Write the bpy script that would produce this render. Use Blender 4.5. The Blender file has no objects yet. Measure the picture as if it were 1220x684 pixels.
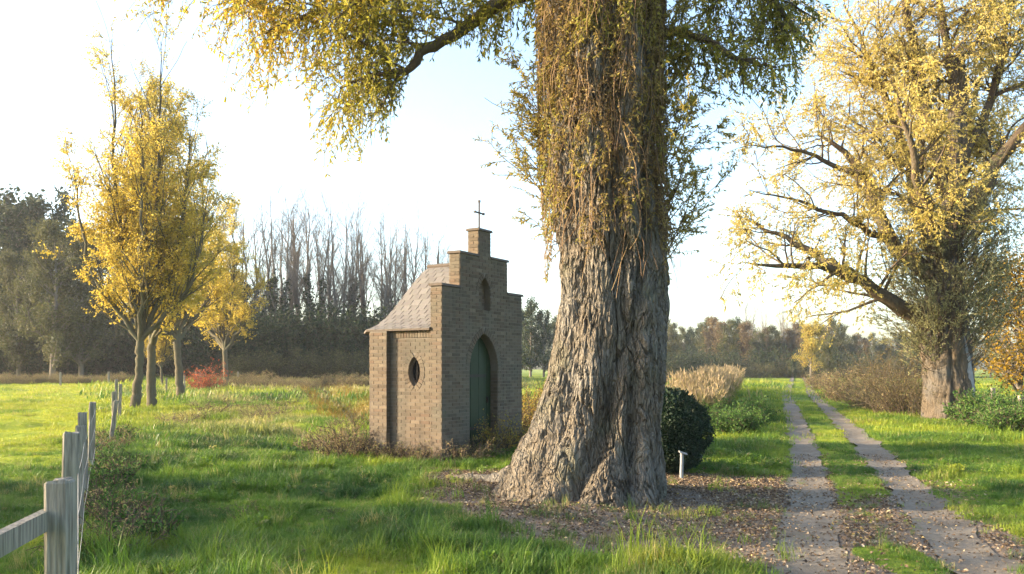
import bpy, bmesh, math, random
import numpy as np
from mathutils import Vector, Matrix

# ------------------------------------------------------------------ camera, sky, sun, exposure
scene = bpy.context.scene
col = scene.collection
CAM_H, FPX, HOR = 1.6, 1000.0, 440.0
cam_d = bpy.data.cameras.new('camera')
cam = bpy.data.objects.new('camera', cam_d); col.objects.link(cam)
cam.location = (0, 0, CAM_H); cam.rotation_euler = (math.radians(90), 0, 0)
cam_d.sensor_width = 36; cam_d.lens = 36 * FPX / 1220
cam_d.shift_y = (HOR - 342) / 1220
cam_d.clip_end = 6000; cam_d.clip_start = 0.05
scene.camera = cam

SUN_EL, SUN_AZ = math.radians(15), math.radians(-90)      # azimuth clockwise from +Y
world = bpy.data.worlds.new('World'); scene.world = world; world.use_nodes = True
wn = world.node_tree; wn.nodes.clear()
sky = wn.nodes.new('ShaderNodeTexSky'); sky.sky_type = 'NISHITA'; sky.sun_disc = False
sky.sun_elevation = SUN_EL; sky.sun_rotation = SUN_AZ
sky.air_density = 1.0; sky.dust_density = 2.6; sky.ozone_density = 1.6
bg = wn.nodes.new('ShaderNodeBackground'); bg.inputs['Strength'].default_value = 0.13
wo = wn.nodes.new('ShaderNodeOutputWorld')
wn.links.new(sky.outputs[0], bg.inputs[0]); wn.links.new(bg.outputs[0], wo.inputs[0])
sun_d = bpy.data.lights.new('sun', 'SUN'); sun_d.energy = 3.2; sun_d.angle = math.radians(0.6)
sun_d.color = (1.0, 0.80, 0.55)
sun = bpy.data.objects.new('sun', sun_d); col.objects.link(sun)
SD = Vector((math.cos(SUN_EL) * math.sin(SUN_AZ), math.cos(SUN_EL) * math.cos(SUN_AZ), math.sin(SUN_EL)))
sun.rotation_euler = (-SD).to_track_quat('-Z', 'Y').to_euler()
sun.location = SD * 60
vs = scene.view_settings
vs.view_transform = 'Standard'; vs.look = 'None'; vs.exposure = 2.38; vs.gamma = 1.0; vs.use_curve_mapping = False
scene.render.engine = 'CYCLES'
cy = scene.cycles
cy.use_denoising = True
cy.max_bounces = 6; cy.diffuse_bounces = 3; cy.glossy_bounces = 2; cy.transmission_bounces = 4
cy.volume_bounces = 0; cy.transparent_max_bounces = 4
cy.caustics_reflective = False; cy.caustics_refractive = False

# ------------------------------------------------------------------ numeric helpers
def h3(ix, iy, iz, seed):
    n = (ix.astype(np.int64) * 374761393 + iy.astype(np.int64) * 668265263 + iz.astype(np.int64) * 2147483647 // 3 * 0
         + iz.astype(np.int64) * 1274126177 + seed * 97531) & 0xFFFFFFFF
    n = ((n ^ (n >> 13)) * 1274126177) & 0xFFFFFFFF
    n = ((n ^ (n >> 16)) * 2246822519) & 0xFFFFFFFF
    return ((n ^ (n >> 15)) & 0xFFFFFF) / float(0xFFFFFF)
def vnoise(x, y, z, seed=0):
    x, y, z = np.broadcast_arrays(np.asarray(x, float), np.asarray(y, float), np.asarray(z, float))
    ix, iy, iz = np.floor(x), np.floor(y), np.floor(z)
    fx, fy, fz = x - ix, y - iy, z - iz
    fx, fy, fz = [f * f * f * (f * (f * 6 - 15) + 10) for f in (fx, fy, fz)]
    o = 0
    for a in (0, 1):
        for b in (0, 1):
            for c in (0, 1):
                w = (fx if a else 1 - fx) * (fy if b else 1 - fy) * (fz if c else 1 - fz)
                o = o + w * h3(ix + a, iy + b, iz + c, seed)
    return o * 2 - 1
def fbm(x, y, z, octv=3, seed=0):
    o, a, f = 0, 1.0, 1.0
    for i in range(octv):
        o = o + a * vnoise(np.asarray(x) * f, np.asarray(y) * f, np.asarray(z) * f, seed + i * 17); a *= .5; f *= 2.03
    return o
def sst(a, b, x):
    t = np.clip((np.asarray(x, float) - a) / (b - a), 0, 1); return t * t * (3 - 2 * t)
def nrm(v):
    return v / np.maximum(np.linalg.norm(v, axis=-1, keepdims=True), 1e-9)
def at(px, py, d):                       # a point of the place read off the photograph at a known distance
    return np.array([(px - 610) * d / FPX, d, CAM_H + (HOR - py) * d / FPX])

# ------------------------------------------------------------------ mesh helpers
class MB:
    def __init__(s): s.V, s.Q, s.T, s.A, s.n = [], [], [], [], 0
    def add(s, V, Q=None, T=None, a=0.0):
        V = np.asarray(V, float).reshape(-1, 3)
        s.V.append(V); s.A.append(np.broadcast_to(np.asarray(a, float), (len(V),)))
        if Q is not None and len(Q): s.Q.append(np.asarray(Q, np.int64).reshape(-1, 4) + s.n)
        if T is not None and len(T): s.T.append(np.asarray(T, np.int64).reshape(-1, 3) + s.n)
        s.n += len(V); return s
    def mesh(s, name, mat, smooth=False):
        V = np.concatenate(s.V) if s.V else np.zeros((0, 3)); A = np.concatenate(s.A) if s.A else np.zeros(0)
        Q = np.concatenate(s.Q) if s.Q else np.zeros((0, 4), np.int64)
        T = np.concatenate(s.T) if s.T else np.zeros((0, 3), np.int64)
        me = bpy.data.meshes.new(name)
        me.vertices.add(len(V)); me.vertices.foreach_set('co', V.astype(np.float32).ravel())
        nl = len(Q) * 4 + len(T) * 3; me.loops.add(nl)
        me.loops.foreach_set('vertex_index', np.concatenate([Q.ravel(), T.ravel()]).astype(np.int32))
        me.polygons.add(len(Q) + len(T))
        st = np.concatenate([np.arange(len(Q)) * 4, len(Q) * 4 + np.arange(len(T)) * 3]).astype(np.int32)
        me.polygons.foreach_set('loop_start', st)
        me.polygons.foreach_set('use_smooth', np.full(len(Q) + len(T), bool(smooth)))
        me.update(calc_edges=True); me.validate()
        at_ = me.attributes.new('v', 'FLOAT', 'POINT')
        if len(at_.data) == len(A): at_.data.foreach_set('value', A.astype(np.float32))
        if mat: me.materials.append(mat)
        return me
    def obj(s, name, mat, parent=None, smooth=False):
        return link(name, s.mesh(name, mat, smooth), parent)
def link(name, me, parent=None):
    o = bpy.data.objects.new(name, me); col.objects.link(o)
    if parent is not None: o.parent = parent
    return o
def empty(name, loc=(0, 0, 0), rz=0, scale=1):
    o = bpy.data.objects.new(name, None); col.objects.link(o)
    o.location = loc; o.rotation_euler = (0, 0, rz); o.scale = (scale,) * 3; o.empty_display_size = .2
    return o
def tag(o, label=None, cat=None, group=None, kind=None):
    if label: o['label'] = label
    if cat: o['category'] = cat
    if group: o['group'] = group
    if kind: o['kind'] = kind
    return o
def copy_tree(o, parent=None):
    c = o.copy(); col.objects.link(c); c.parent = parent
    for ch in list(o.children): copy_tree(ch, c)
    return c
BOXQ = np.array([[0, 3, 2, 1], [4, 5, 6, 7], [0, 1, 5, 4], [1, 2, 6, 5], [2, 3, 7, 6], [3, 0, 4, 7]])
def boxv(x0, x1, y0, y1, z0, z1):
    return np.array([[x0, y0, z0], [x1, y0, z0], [x1, y1, z0], [x0, y1, z0], [x0, y0, z1], [x1, y0, z1], [x1, y1, z1], [x0, y1, z1]], float)
def prism(loop, holes, d0, d1, tf):
    """outline (2-D) with holes, extruded between d0 and d1; tf(a, b, d) -> point"""
    bm = bmesh.new(); cap = []
    for d in (d0, d1):
        es = []
        for lp in [loop] + holes:
            vs_ = [bm.verts.new(tf(a, b, d)) for a, b in lp]
            es += [bm.edges.new((vs_[i], vs_[(i + 1) % len(vs_)])) for i in range(len(vs_))]
            cap.append(vs_)
        bmesh.ops.triangle_fill(bm, use_beauty=True, use_dissolve=False, edges=es)
    k = 1 + len(holes)
    for j in range(k):
        A, B = cap[j], cap[j + k]
        for i in range(len(A)):
            bm.faces.new((A[i], A[(i + 1) % len(A)], B[(i + 1) % len(A)], B[i]))
    bmesh.ops.recalc_face_normals(bm, faces=bm.faces[:])
    return bm
def bm_obj(name, bm, mat, parent=None):
    me = bpy.data.meshes.new(name); bm.to_mesh(me); bm.free(); me.materials.append(mat)
    return link(name, me, parent)

# ------------------------------------------------------------------ branches and leaves
def frames(P):
    T = np.gradient(P, axis=1); T = nrm(T)
    m = nrm(T.mean(axis=1)); ref = np.where(np.abs(m[:, 2:3]) > .8, np.array([[1., 0, 0]]), np.array([[0., 0, 1]]))
    U = nrm(np.cross(T, ref[:, None, :])); W = np.cross(T, U)
    return T, U, W
def tubes(mb, P, R, k=5, a=0.0):
    N, M, _ = P.shape
    T, U, W = frames(P)
    th = np.arange(k) * 2 * math.pi / k
    V = P[:, :, None, :] + R[:, :, None, None] * (np.cos(th)[:, None] * U[:, :, None, :] + np.sin(th)[:, None] * W[:, :, None, :])
    idx = np.arange(N * M * k).reshape(N, M, k)
    q = np.stack([idx[:, :-1], np.roll(idx, -1, 2)[:, :-1], np.roll(idx, -1, 2)[:, 1:], idx[:, 1:]], -1)
    av = np.repeat(np.broadcast_to(np.asarray(a, float), (N,)), M * k)
    mb.add(V.reshape(-1, 3), q.reshape(-1, 4), a=av)
def grow(S, D, L, M, rng, wob=.1, trop=(0, 0, .05), r0=.05, r1=.01):
    N = len(S); P = np.zeros((N, M, 3)); P[:, 0] = S; d = nrm(np.asarray(D, float)); st = (np.asarray(L) / (M - 1))[:, None]
    tr = np.asarray(trop, float)
    for i in range(1, M):
        d = nrm(d + wob * rng.normal(size=(N, 3)) + tr)
        P[:, i] = P[:, i - 1] + d * st
    t = np.linspace(0, 1, M)[None]
    R = np.asarray(r0).reshape(-1, 1) * (1 - t) + np.asarray(r1).reshape(-1, 1) * t
    return P, np.broadcast_to(R, (N, M)).copy()
def samp(P, R, idx, t):
    M = P.shape[1]; f = t * (M - 1); i = np.minimum(f.astype(int), M - 2); f = (f - i)[:, None]
    a, b = P[idx, i], P[idx, i + 1]
    return a * (1 - f) + b * f, nrm(b - a), (R[idx, i] * (1 - f[:, 0]) + R[idx, i + 1] * f[:, 0])
def kids(P, R, n, rng, t0=.2, t1=1., ang=(30, 60), ln=(.3, .5), taper=.5, rr=.6, up=0.0):
    Ls = np.linalg.norm(np.diff(P, axis=1), axis=2).sum(1)
    idx = rng.choice(len(P), n, p=Ls / Ls.sum()); t = t0 + (t1 - t0) * rng.random(n)
    p, T, r = samp(P, R, idx, t)
    a = np.radians(rng.uniform(ang[0], ang[1], n))[:, None]
    q = nrm(np.cross(T, rng.normal(size=(n, 3))))
    D = T * np.cos(a) + q * np.sin(a); D[:, 2] += up
    L = Ls[idx] * rng.uniform(ln[0], ln[1], n) * (1 - taper * t)
    return p, nrm(D), L, r * rr
def leaves(mb, p, D, L, w, rng, a=None):
    n = len(p); D = nrm(D); U = nrm(np.cross(D, rng.normal(size=(n, 3)))); Wn = np.cross(D, U)
    L = np.broadcast_to(np.asarray(L, float), (n,))[:, None] * rng.uniform(.5, 1.4, (n, 1)); hw = L * w * .5
    mid = p + D * L * .45 + Wn * hw * .5
    V = np.stack([p, mid + U * hw, p + D * L, mid - U * hw], 1)
    i = np.arange(n)[:, None] * 4
    if a is None: a = rng.random(n)
    mb.add(V.reshape(-1, 3), i + np.array([[0, 1, 2, 3]]), a=np.repeat(np.clip(a, 0, 1), 4))
def poly(pts, M):
    pts = np.asarray(pts, float); s = np.concatenate([[0], np.cumsum(np.linalg.norm(np.diff(pts[:, :3], axis=0), axis=1))]); s /= s[-1]
    t = np.linspace(0, 1, M)
    # Catmull-like smoothing by cubic blending of a dense linear path
    o = np.stack([np.interp(t, s, pts[:, k]) for k in range(pts.shape[1])], 1)
    for _ in range(2):
        o[1:-1] = .25 * o[:-2] + .5 * o[1:-1] + .25 * o[2:]
    return o

# ------------------------------------------------------------------ materials
def newmat(name):
    m = bpy.data.materials.new(name); m.use_nodes = True; nt = m.node_tree; nt.nodes.clear()
    return m, nt, nt.nodes.new('ShaderNodeOutputMaterial')
def nd(nt, t, **kw):
    n = nt.nodes.new(t)
    for k, v in kw.items():
        if k in n.inputs: n.inputs[k].default_value = v
        else: setattr(n, k, v)
    return n
def ramp(nt, fac, stops):
    r = nt.nodes.new('ShaderNodeValToRGB'); e = r.color_ramp.elements
    while len(e) < len(stops): e.new(.5)
    for i, (p, c) in enumerate(stops): e[i].position = p; e[i].color = (*c, 1)
    nt.links.new(fac, r.inputs[0]); return r.outputs[0]
def mixc(nt, fac, a, b, mode='MIX'):
    m = nt.nodes.new('ShaderNodeMix'); m.data_type = 'RGBA'; m.blend_type = mode
    for v, s in ((fac, 0), (a, 6), (b, 7)):
        if hasattr(v, 'links') or hasattr(v, 'is_linked'): nt.links.new(v, m.inputs[s])
        else: m.inputs[s].default_value = v if s == 0 else (*v, 1)
    return m.outputs[2]
def math_(nt, op, a, b=0.0):
    m = nt.nodes.new('ShaderNodeMath'); m.operation = op
    for i, v in enumerate((a, b)):
        if hasattr(v, 'is_linked'): nt.links.new(v, m.inputs[i])
        else: m.inputs[i].default_value = v
    return m.outputs[0]
def noise(nt, scale, detail=3, vec=None, rough=.55):
    n = nt.nodes.new('ShaderNodeTexNoise'); n.inputs['Scale'].default_value = scale; n.inputs['Detail'].default_value = detail
    n.inputs['Roughness'].default_value = rough
    if vec is not None: nt.links.new(vec, n.inputs['Vector'])
    return n.outputs['Fac']
def mapping(nt, src, scale=(1, 1, 1)):
    m = nt.nodes.new('ShaderNodeMapping'); m.inputs['Scale'].default_value = scale; nt.links.new(src, m.inputs[0]); return m.outputs[0]
def attr(nt, name, typ='GEOMETRY', out='Fac'):
    a = nt.nodes.new('ShaderNodeAttribute'); a.attribute_name = name; a.attribute_type = typ; return a.outputs[out]
def objrand(nt): return nt.nodes.new('ShaderNodeObjectInfo').outputs['Random']
def pos(nt): return nt.nodes.new('ShaderNodeNewGeometry').outputs['Position']
def objco(nt): return nt.nodes.new('ShaderNodeTexCoord').outputs['Object']
def princ(nt, colr, rough=.85, spec=.25, bump=None, bstr=.3, bdist=.02, metal=0.0):
    b = nt.nodes.new('ShaderNodeBsdfPrincipled')
    if hasattr(colr, 'is_linked'): nt.links.new(colr, b.inputs['Base Color'])
    else: b.inputs['Base Color'].default_value = (*colr, 1)
    b.inputs['Roughness'].default_value = rough; b.inputs['Specular IOR Level'].default_value = spec; b.inputs['Metallic'].default_value = metal
    if bump is not None:
        bn = nt.nodes.new('ShaderNodeBump'); bn.inputs['Strength'].default_value = bstr; bn.inputs['Distance'].default_value = bdist
        nt.links.new(bump, bn.inputs['Height']); nt.links.new(bn.outputs[0], b.inputs['Normal'])
    return b.outputs[0]
def leaf_mat(name, stops, trans=.45, gloss=.2):
    m, nt, out = newmat(name)
    v = attr(nt, 'v'); c = ramp(nt, v, stops)
    n = noise(nt, .6, 2, pos(nt)); c = mixc(nt, .5, c, ramp(nt, n, [(.3, (.75, .75, .75)), (.7, (1.2, 1.2, 1.2))]), 'MULTIPLY')
    a = princ(nt, c, .6, gloss)
    t = nt.nodes.new('ShaderNodeBsdfTranslucent'); nt.links.new(c, t.inputs[0])
    mx = nt.nodes.new('ShaderNodeMixShader'); mx.inputs[0].default_value = trans
    nt.links.new(a, mx.inputs[1]); nt.links.new(t.outputs[0], mx.inputs[2]); nt.links.new(mx.outputs[0], out.inputs[0])
    return m
def bark_mat(name, c1, c2, c3, sc=(6, 6, 1.2), moss=None, cracks=None):
    m, nt, out = newmat(name); oc = objco(nt)
    n1 = noise(nt, 3.0, 5, mapping(nt, oc, sc)); n2 = noise(nt, 1.3, 3, oc); n3 = noise(nt, 26, 3, oc)
    c = mixc(nt, n1, c1, c2); c = mixc(nt, ramp(nt, n2, [(.42, (0, 0, 0)), (.62, (1, 1, 1))]), c, c3)
    if moss: c = mixc(nt, ramp(nt, noise(nt, 2.2, 4, oc), [(.55, (0, 0, 0)), (.75, (.6, .6, .6))]), c, moss)
    h = math_(nt, 'ADD', n1, math_(nt, 'MULTIPLY', n3, .6))
    if cracks:       # plated bark: ridges parted by narrow cracks
        wv = nt.nodes.new('ShaderNodeTexNoise'); wv.inputs['Scale'].default_value = 2.2; wv.inputs['Detail'].default_value = 3; nt.links.new(oc, wv.inputs['Vector'])
        ad = nt.nodes.new('ShaderNodeVectorMath'); ad.operation = 'MULTIPLY_ADD'; nt.links.new(wv.outputs['Color'], ad.inputs[0]); ad.inputs[1].default_value = (.25, .25, .35); nt.links.new(oc, ad.inputs[2])
        for k_, amp in ((1.0, 1.0), (2.3, .55)):
            vo = nt.nodes.new('ShaderNodeTexVoronoi'); vo.feature = 'DISTANCE_TO_EDGE'; vo.inputs['Scale'].default_value = k_; nt.links.new(mapping(nt, ad.outputs[0], cracks), vo.inputs['Vector'])
            h = math_(nt, 'ADD', math_(nt, 'MULTIPLY', h, .8), math_(nt, 'MULTIPLY', ramp(nt, vo.outputs['Distance'], [(0, (0, 0, 0)), (.16, (1, 1, 1))]), amp))
    nt.links.new(princ(nt, c, .92, .12, h, 1.0, .05 if cracks else .035), out.inputs[0]); return m

M = {}
M['gold'] = leaf_mat('gold_leaf', [(0, (.36, .28, .035)), (.35, (.55, .41, .055)), (.7, (.63, .48, .09)), (1, (.48, .45, .14))], .58)
M['goldpale'] = leaf_mat('pale_gold_leaf', [(0, (.24, .19, .05)), (.5, (.45, .33, .06)), (1, (.33, .33, .10))], .5)
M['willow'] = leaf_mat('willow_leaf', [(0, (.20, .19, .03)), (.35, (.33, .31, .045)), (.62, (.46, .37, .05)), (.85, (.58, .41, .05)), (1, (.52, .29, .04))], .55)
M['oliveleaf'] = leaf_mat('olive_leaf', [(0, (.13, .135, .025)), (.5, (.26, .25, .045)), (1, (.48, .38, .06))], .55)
M['curtain'] = leaf_mat('withered_leaf', [(0, (.15, .10, .055)), (.3, (.30, .21, .09)), (.6, (.40, .32, .08)), (.85, (.34, .35, .07)), (1, (.48, .45, .13))], .45)
M['greygreen'] = leaf_mat('grey_green_leaf', [(0, (.18, .185, .09)), (.6, (.31, .31, .16)), (1, (.42, .38, .16))], .45)
M['darkleaf'] = leaf_mat('dark_green_leaf', [(0, (.015, .025, .010)), (.7, (.035, .055, .02)), (1, (.07, .09, .03))], .25)
M['box'] = leaf_mat('hedge_leaf', [(0, (.008, .022, .010)), (.7, (.018, .042, .018)), (1, (.04, .075, .03))], .15, .4)
M['olivewood'] = leaf_mat('wood_olive_leaf', [(0, (.04, .05, .018)), (.6, (.085, .092, .032)), (1, (.16, .14, .05))], .35)
M['russet'] = leaf_mat('russet_leaf', [(0, (.09, .06, .03)), (.6, (.15, .105, .05)), (1, (.20, .16, .07))], .35)
M['red'] = leaf_mat('red_leaf', [(0, (.26, .045, .02)), (.6, (.42, .09, .04)), (1, (.40, .18, .07))], .4)
M['weed'] = leaf_mat('dry_weed', [(0, (.17, .11, .06)), (.5, (.32, .23, .12)), (.8, (.28, .26, .09)), (1, (.15, .20, .05))], .35)
M['weedgold'] = leaf_mat('golden_weed', [(0, (.20, .13, .03)), (.5, (.42, .27, .05)), (1, (.28, .28, .06))], .4)
M['herb'] = leaf_mat('green_herb', [(0, (.03, .07, .015)), (.6, (.07, .15, .03)), (1, (.16, .24, .05))], .35)
M['reed'] = leaf_mat('reed', [(0, (.12, .16, .03)), (.35, (.22, .22, .06)), (.7, (.33, .265, .13)), (1, (.39, .30, .19))], .35)
M['bark'] = bark_mat('old_willow_bark', (.085, .069, .052), (.275, .232, .175), (.185, .17, .145), (16, 16, 4), (.115, .12, .07), (10, 10, 2.0))
M['limb'] = bark_mat('limb_bark', (.06, .045, .032), (.15, .11, .075), (.10, .085, .06))
M['youngbark'] = bark_mat('young_bark', (.06, .05, .035), (.17, .145, .095), (.11, .105, .07), (9, 9, 2))
M['bare'] = bark_mat('bare_tree_bark', (.10, .085, .07), (.22, .19, .16), (.15, .13, .11))
M['barkright'] = bark_mat('split_willow_bark', (.055, .043, .032), (.17, .135, .095), (.11, .10, .088), (8, 8, 2))

def simple(name, c, rough=.7, spec=.3, metal=0.0, nscale=20, var=.25, bstr=.2):
    m, nt, out = newmat(name); oc = objco(nt); n = noise(nt, nscale, 4, oc)
    d = tuple(x * (1 - var) for x in c); e = tuple(min(1, x * (1 + var)) for x in c)
    nt.links.new(princ(nt, mixc(nt, n, d, e), rough, spec, n, bstr, .01, metal), out.inputs[0]); return m
M['mortar'] = simple('mortar', (.155, .135, .11), .95, .1)
M['coping'] = simple('coping_tile', (.11, .09, .075), .9, .15)
M['iron'] = simple('iron', (.045, .04, .038), .6, .4, .6)
M['door'] = simple('green_door_paint', (.012, .028, .009), .55, .35, 0, 8, .3)
M['dark'] = simple('dark_interior', (.012, .012, .012), .9, .1)
M['lampwhite'] = simple('lamp_metal', (.26, .265, .27), .4, .5)
M['wire'] = simple('galvanised_wire', (.22, .21, .20), .5, .5, .6)
def brick_mat():
    m, nt, out = newmat('brick'); oc = pos(nt)
    r = math_(nt, 'FRACT', math_(nt, 'ADD', objrand(nt), attr(nt, 'v')))
    c = ramp(nt, r, [(0, (.09, .068, .048)), (.3, (.132, .10, .07)), (.6, (.162, .126, .088)), (.85, (.13, .088, .062)), (1, (.20, .158, .112))])
    c = mixc(nt, ramp(nt, noise(nt, 1.6, 5, oc), [(.42, (0, 0, 0)), (.68, (.7, .7, .7))]), c, (.115, .112, .088))
    c = mixc(nt, ramp(nt, noise(nt, 1.0, 5, mapping(nt, oc, (5, 5, .7))), [(.52, (0, 0, 0)), (.75, (.75, .75, .75))]), c, (.06, .055, .045))
    n = noise(nt, 45, 3, oc)
    c = mixc(nt, n, c, mixc(nt, .35, c, (.12, .10, .08)))
    nt.links.new(princ(nt, c, .92, .12, n, .5, .006), out.inputs[0]); return m
M['brick'] = brick_mat()
def slate_mat():
    m, nt, out = newmat('slate'); oc = pos(nt)
    r = math_(nt, 'FRACT', math_(nt, 'ADD', objrand(nt), attr(nt, 'v')))
    c = ramp(nt, r, [(0, (.112, .101, .094)), (.5, (.135, .122, .113)), (1, (.158, .144, .134))])
    n = noise(nt, 12, 4, oc); c = mixc(nt, ramp(nt, n, [(.45, (0, 0, 0)), (.7, (.6, .6, .6))]), c, (.13, .13, .105))
    nt.links.new(princ(nt, c, .75, .3, n, .3, .006), out.inputs[0]); return m
M['slate'] = slate_mat()
def wood_mat():
    m, nt, out = newmat('weathered_wood'); oc = objco(nt)
    n = noise(nt, 5, 5, mapping(nt, oc, (14, 14, .9))); n2 = noise(nt, 2.5, 3, oc)
    c = ramp(nt, n, [(.3, (.10, .088, .07)), (.55, (.27, .24, .19)), (.8, (.38, .345, .28))])
    c = mixc(nt, ramp(nt, n2, [(.5, (0, 0, 0)), (.75, (.55, .55, .55))]), c, (.19, .20, .12))
    nt.links.new(princ(nt, c, .9, .15, n, .8, .012), out.inputs[0]); return m
M['wood'] = wood_mat()
def grass_mat(name, dry):
    m, nt, out = newmat(name); r = objrand(nt); v = attr(nt, 'v'); tn = attr(nt, 'tone', 'INSTANCER'); hu = attr(nt, 'hue', 'INSTANCER')
    h = math_(nt, 'ADD', hu, math_(nt, 'MULTIPLY', math_(nt, 'SUBTRACT', r, .5), .22))
    g = ramp(nt, h, [(0, (.038, .09, .02)), (.3, (.075, .155, .02)), (.55, (.13, .22, .024)), (.8, (.22, .29, .026)), (1, (.34, .36, .035))])
    g = mixc(nt, math_(nt, 'MULTIPLY', tn, math_(nt, 'ADD', .55, math_(nt, 'MULTIPLY', v, .6))), g, dry)
    a = princ(nt, g, .5, .3); t = nt.nodes.new('ShaderNodeBsdfTranslucent'); nt.links.new(g, t.inputs[0])
    mx = nt.nodes.new('ShaderNodeMixShader'); mx.inputs[0].default_value = .42
    nt.links.new(a, mx.inputs[1]); nt.links.new(t.outputs[0], mx.inputs[2]); nt.links.new(mx.outputs[0], out.inputs[0]); return m
M['grass'] = grass_mat('grass_blade', (.36, .29, .12))
def litter_mat():
    m, nt, out = newmat('fallen_leaf'); r = objrand(nt)
    c = ramp(nt, r, [(0, (.065, .041, .026)), (.35, (.135, .092, .058)), (.65, (.21, .15, .096)), (.85, (.30, .23, .155)), (.96, (.42, .35, .25)), (1, (.42, .31, .07))])
    nt.links.new(princ(nt, c, .8, .2), out.inputs[0]); return m
M['litter'] = litter_mat()
def ground_mat():
    m, nt, out = newmat('ground'); p = pos(nt)
    n1 = noise(nt, .35, 4, p); n2 = noise(nt, 3.5, 5, p, .65); n3 = noise(nt, 28, 4, p, .7)
    g = mixc(nt, n2, (.055, .10, .014), (.15, .21, .022))
    g = mixc(nt, ramp(nt, n1, [(.4, (0, 0, 0)), (.65, (1, 1, 1))]), g, mixc(nt, n2, (.13, .18, .018), (.27, .29, .025)))
    soil = mixc(nt, n3, (.10, .08, .06), (.25, .20, .152))
    soil = mixc(nt, ramp(nt, n2, [(.35, (0, 0, 0)), (.7, (1, 1, 1))]), soil, mixc(nt, n3, (.12, .095, .075), (.24, .19, .15)))
    dry = mixc(nt, n2, (.16, .12, .045), (.32, .25, .09))
    def edge(a):      # ragged border
        s = math_(nt, 'ADD', attr(nt, a), math_(nt, 'MULTIPLY', math_(nt, 'SUBTRACT', n2, .5), .9))
        return ramp(nt, s, [(.38, (0, 0, 0)), (.62, (1, 1, 1))])
    g = mixc(nt, attr(nt, 'lime'), mixc(nt, n2, (.035, .07, .014), (.10, .155, .02)), mixc(nt, n2, (.16, .22, .018), (.33, .35, .03)))
    c = mixc(nt, edge('dry'), g, dry); c = mixc(nt, edge('soil'), c, soil)
    nt.links.new(princ(nt, c, .95, .1, math_(nt, 'ADD', n3, n2), .6, .04), out.inputs[0]); return m
M['ground'] = ground_mat()
def track_mat():
    m, nt, out = newmat('track_dirt'); p = pos(nt)
    n1 = noise(nt, 1.1, 4, p); n2 = noise(nt, 60, 5, p, .75); n3 = noise(nt, 9, 4, p, .6)
    c = mixc(nt, n2, (.11, .095, .074), (.30, .262, .21))
    c = mixc(nt, ramp(nt, n1, [(.4, (0, 0, 0)), (.66, (.7, .7, .7))]), c, mixc(nt, n2, (.09, .072, .052), (.20, .16, .118)))
    c = mixc(nt, ramp(nt, n3, [(.5, (0, 0, 0)), (.75, (.8, .8, .8))]), c, (.10, .076, .05))
    nt.links.new(princ(nt, c, .95, .12, math_(nt, 'ADD', n2, math_(nt, 'MULTIPLY', n3, 2)), .6, .02), out.inputs[0]); return m
M['track'] = track_mat()

# ------------------------------------------------------------------ the lie of the land
RY = np.array([-30, 3, 6.56, 10, 14.5, 20, 26.7, 53, 107, 200, 400])
RL = np.array([-9.2, 1.05, 2.33, 3.55, 5.08, 6.88, 9.0, 17.3, 35.6, 67, 134])
RR = np.array([-7.9, 2.45, 3.72, 4.90, 6.42, 8.25, 10.4, 18.9, 37.5, 69.2, 136.4])
def rutL(y): return np.interp(y, RY, RL)
def rutR(y): return np.interp(y, RY, RR)
CH0 = np.array([-1.24, 14.8]); CU = np.array([.5202, .8541]); CS = np.array([-.8541, .5202])
def chapel_tc(x, y):
    dx, dy = x - CH0[0], y - CH0[1]
    return dx * CU[0] + dy * CU[1], dx * CS[0] + dy * CS[1]
def in_chapel(x, y, m=0.0):
    t, d = chapel_tc(x, y); return (t > -m) & (t < 2.75 + m) & (d > -m) & (d < 2.45 + m)
DITCH = np.array([[-3.2, 24], [-4.9, 28], [-8, 40], [-12.5, 57], [-17, 72]])
def ditch(x, y):
    xc = np.interp(y, DITCH[:, 1], DITCH[:, 0]); w = .55 + .006 * y
    return np.exp(-((x - xc) / w) ** 2) * sst(22, 25, y) * (1 - sst(62, 74, y))
def base_z(x, y):
    x = np.asarray(x, float); y = np.asarray(y, float)
    z = .05 * fbm(x * .25, y * .25, 0, 2, 3) * sst(0, 6, y) + .03 * fbm(x * 1.1, y * 1.1, 0, 2, 9) * (1 - .6 * sst(30, 60, y))
    z = z + .75 * sst(48, 112, y) * sst(12, -14, x - y * .02) * (1 - .0 * y)
    z = z + .10 * np.exp(-(((x - 1.2) / 1.7) ** 2 + ((y - 10.5) / 1.6) ** 2))
    rough = sst(-.5, -1.5, x) * sst(12, 20, y) * (1 - sst(60, 80, y))       # tussocky rough grass beside the chapel
    z = z + .10 * rough * fbm(x * .7, y * .55, 0, 2, 21)
    near = np.minimum(np.abs(x - rutL(y)), np.abs(x - rutR(y)))
    return z * (.35 + .65 * sst(.3, 1.2, near))
def ground_z(x, y):
    dl, dr = np.abs(x - rutL(y)), np.abs(x - rutR(y))
    d = np.minimum(dl, dr)
    return base_z(x, y) - .07 * (1 - sst(.12, .34, d)) - .75 * ditch(x, y)
LX = np.array([6.0, 6.6, 7.1, 8, 9.5, 10.7, 12, 13.2]); LV = np.array([2.2, 1.7, .8, -.25, -.75, -1.0, -1.5, -1.3])
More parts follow.
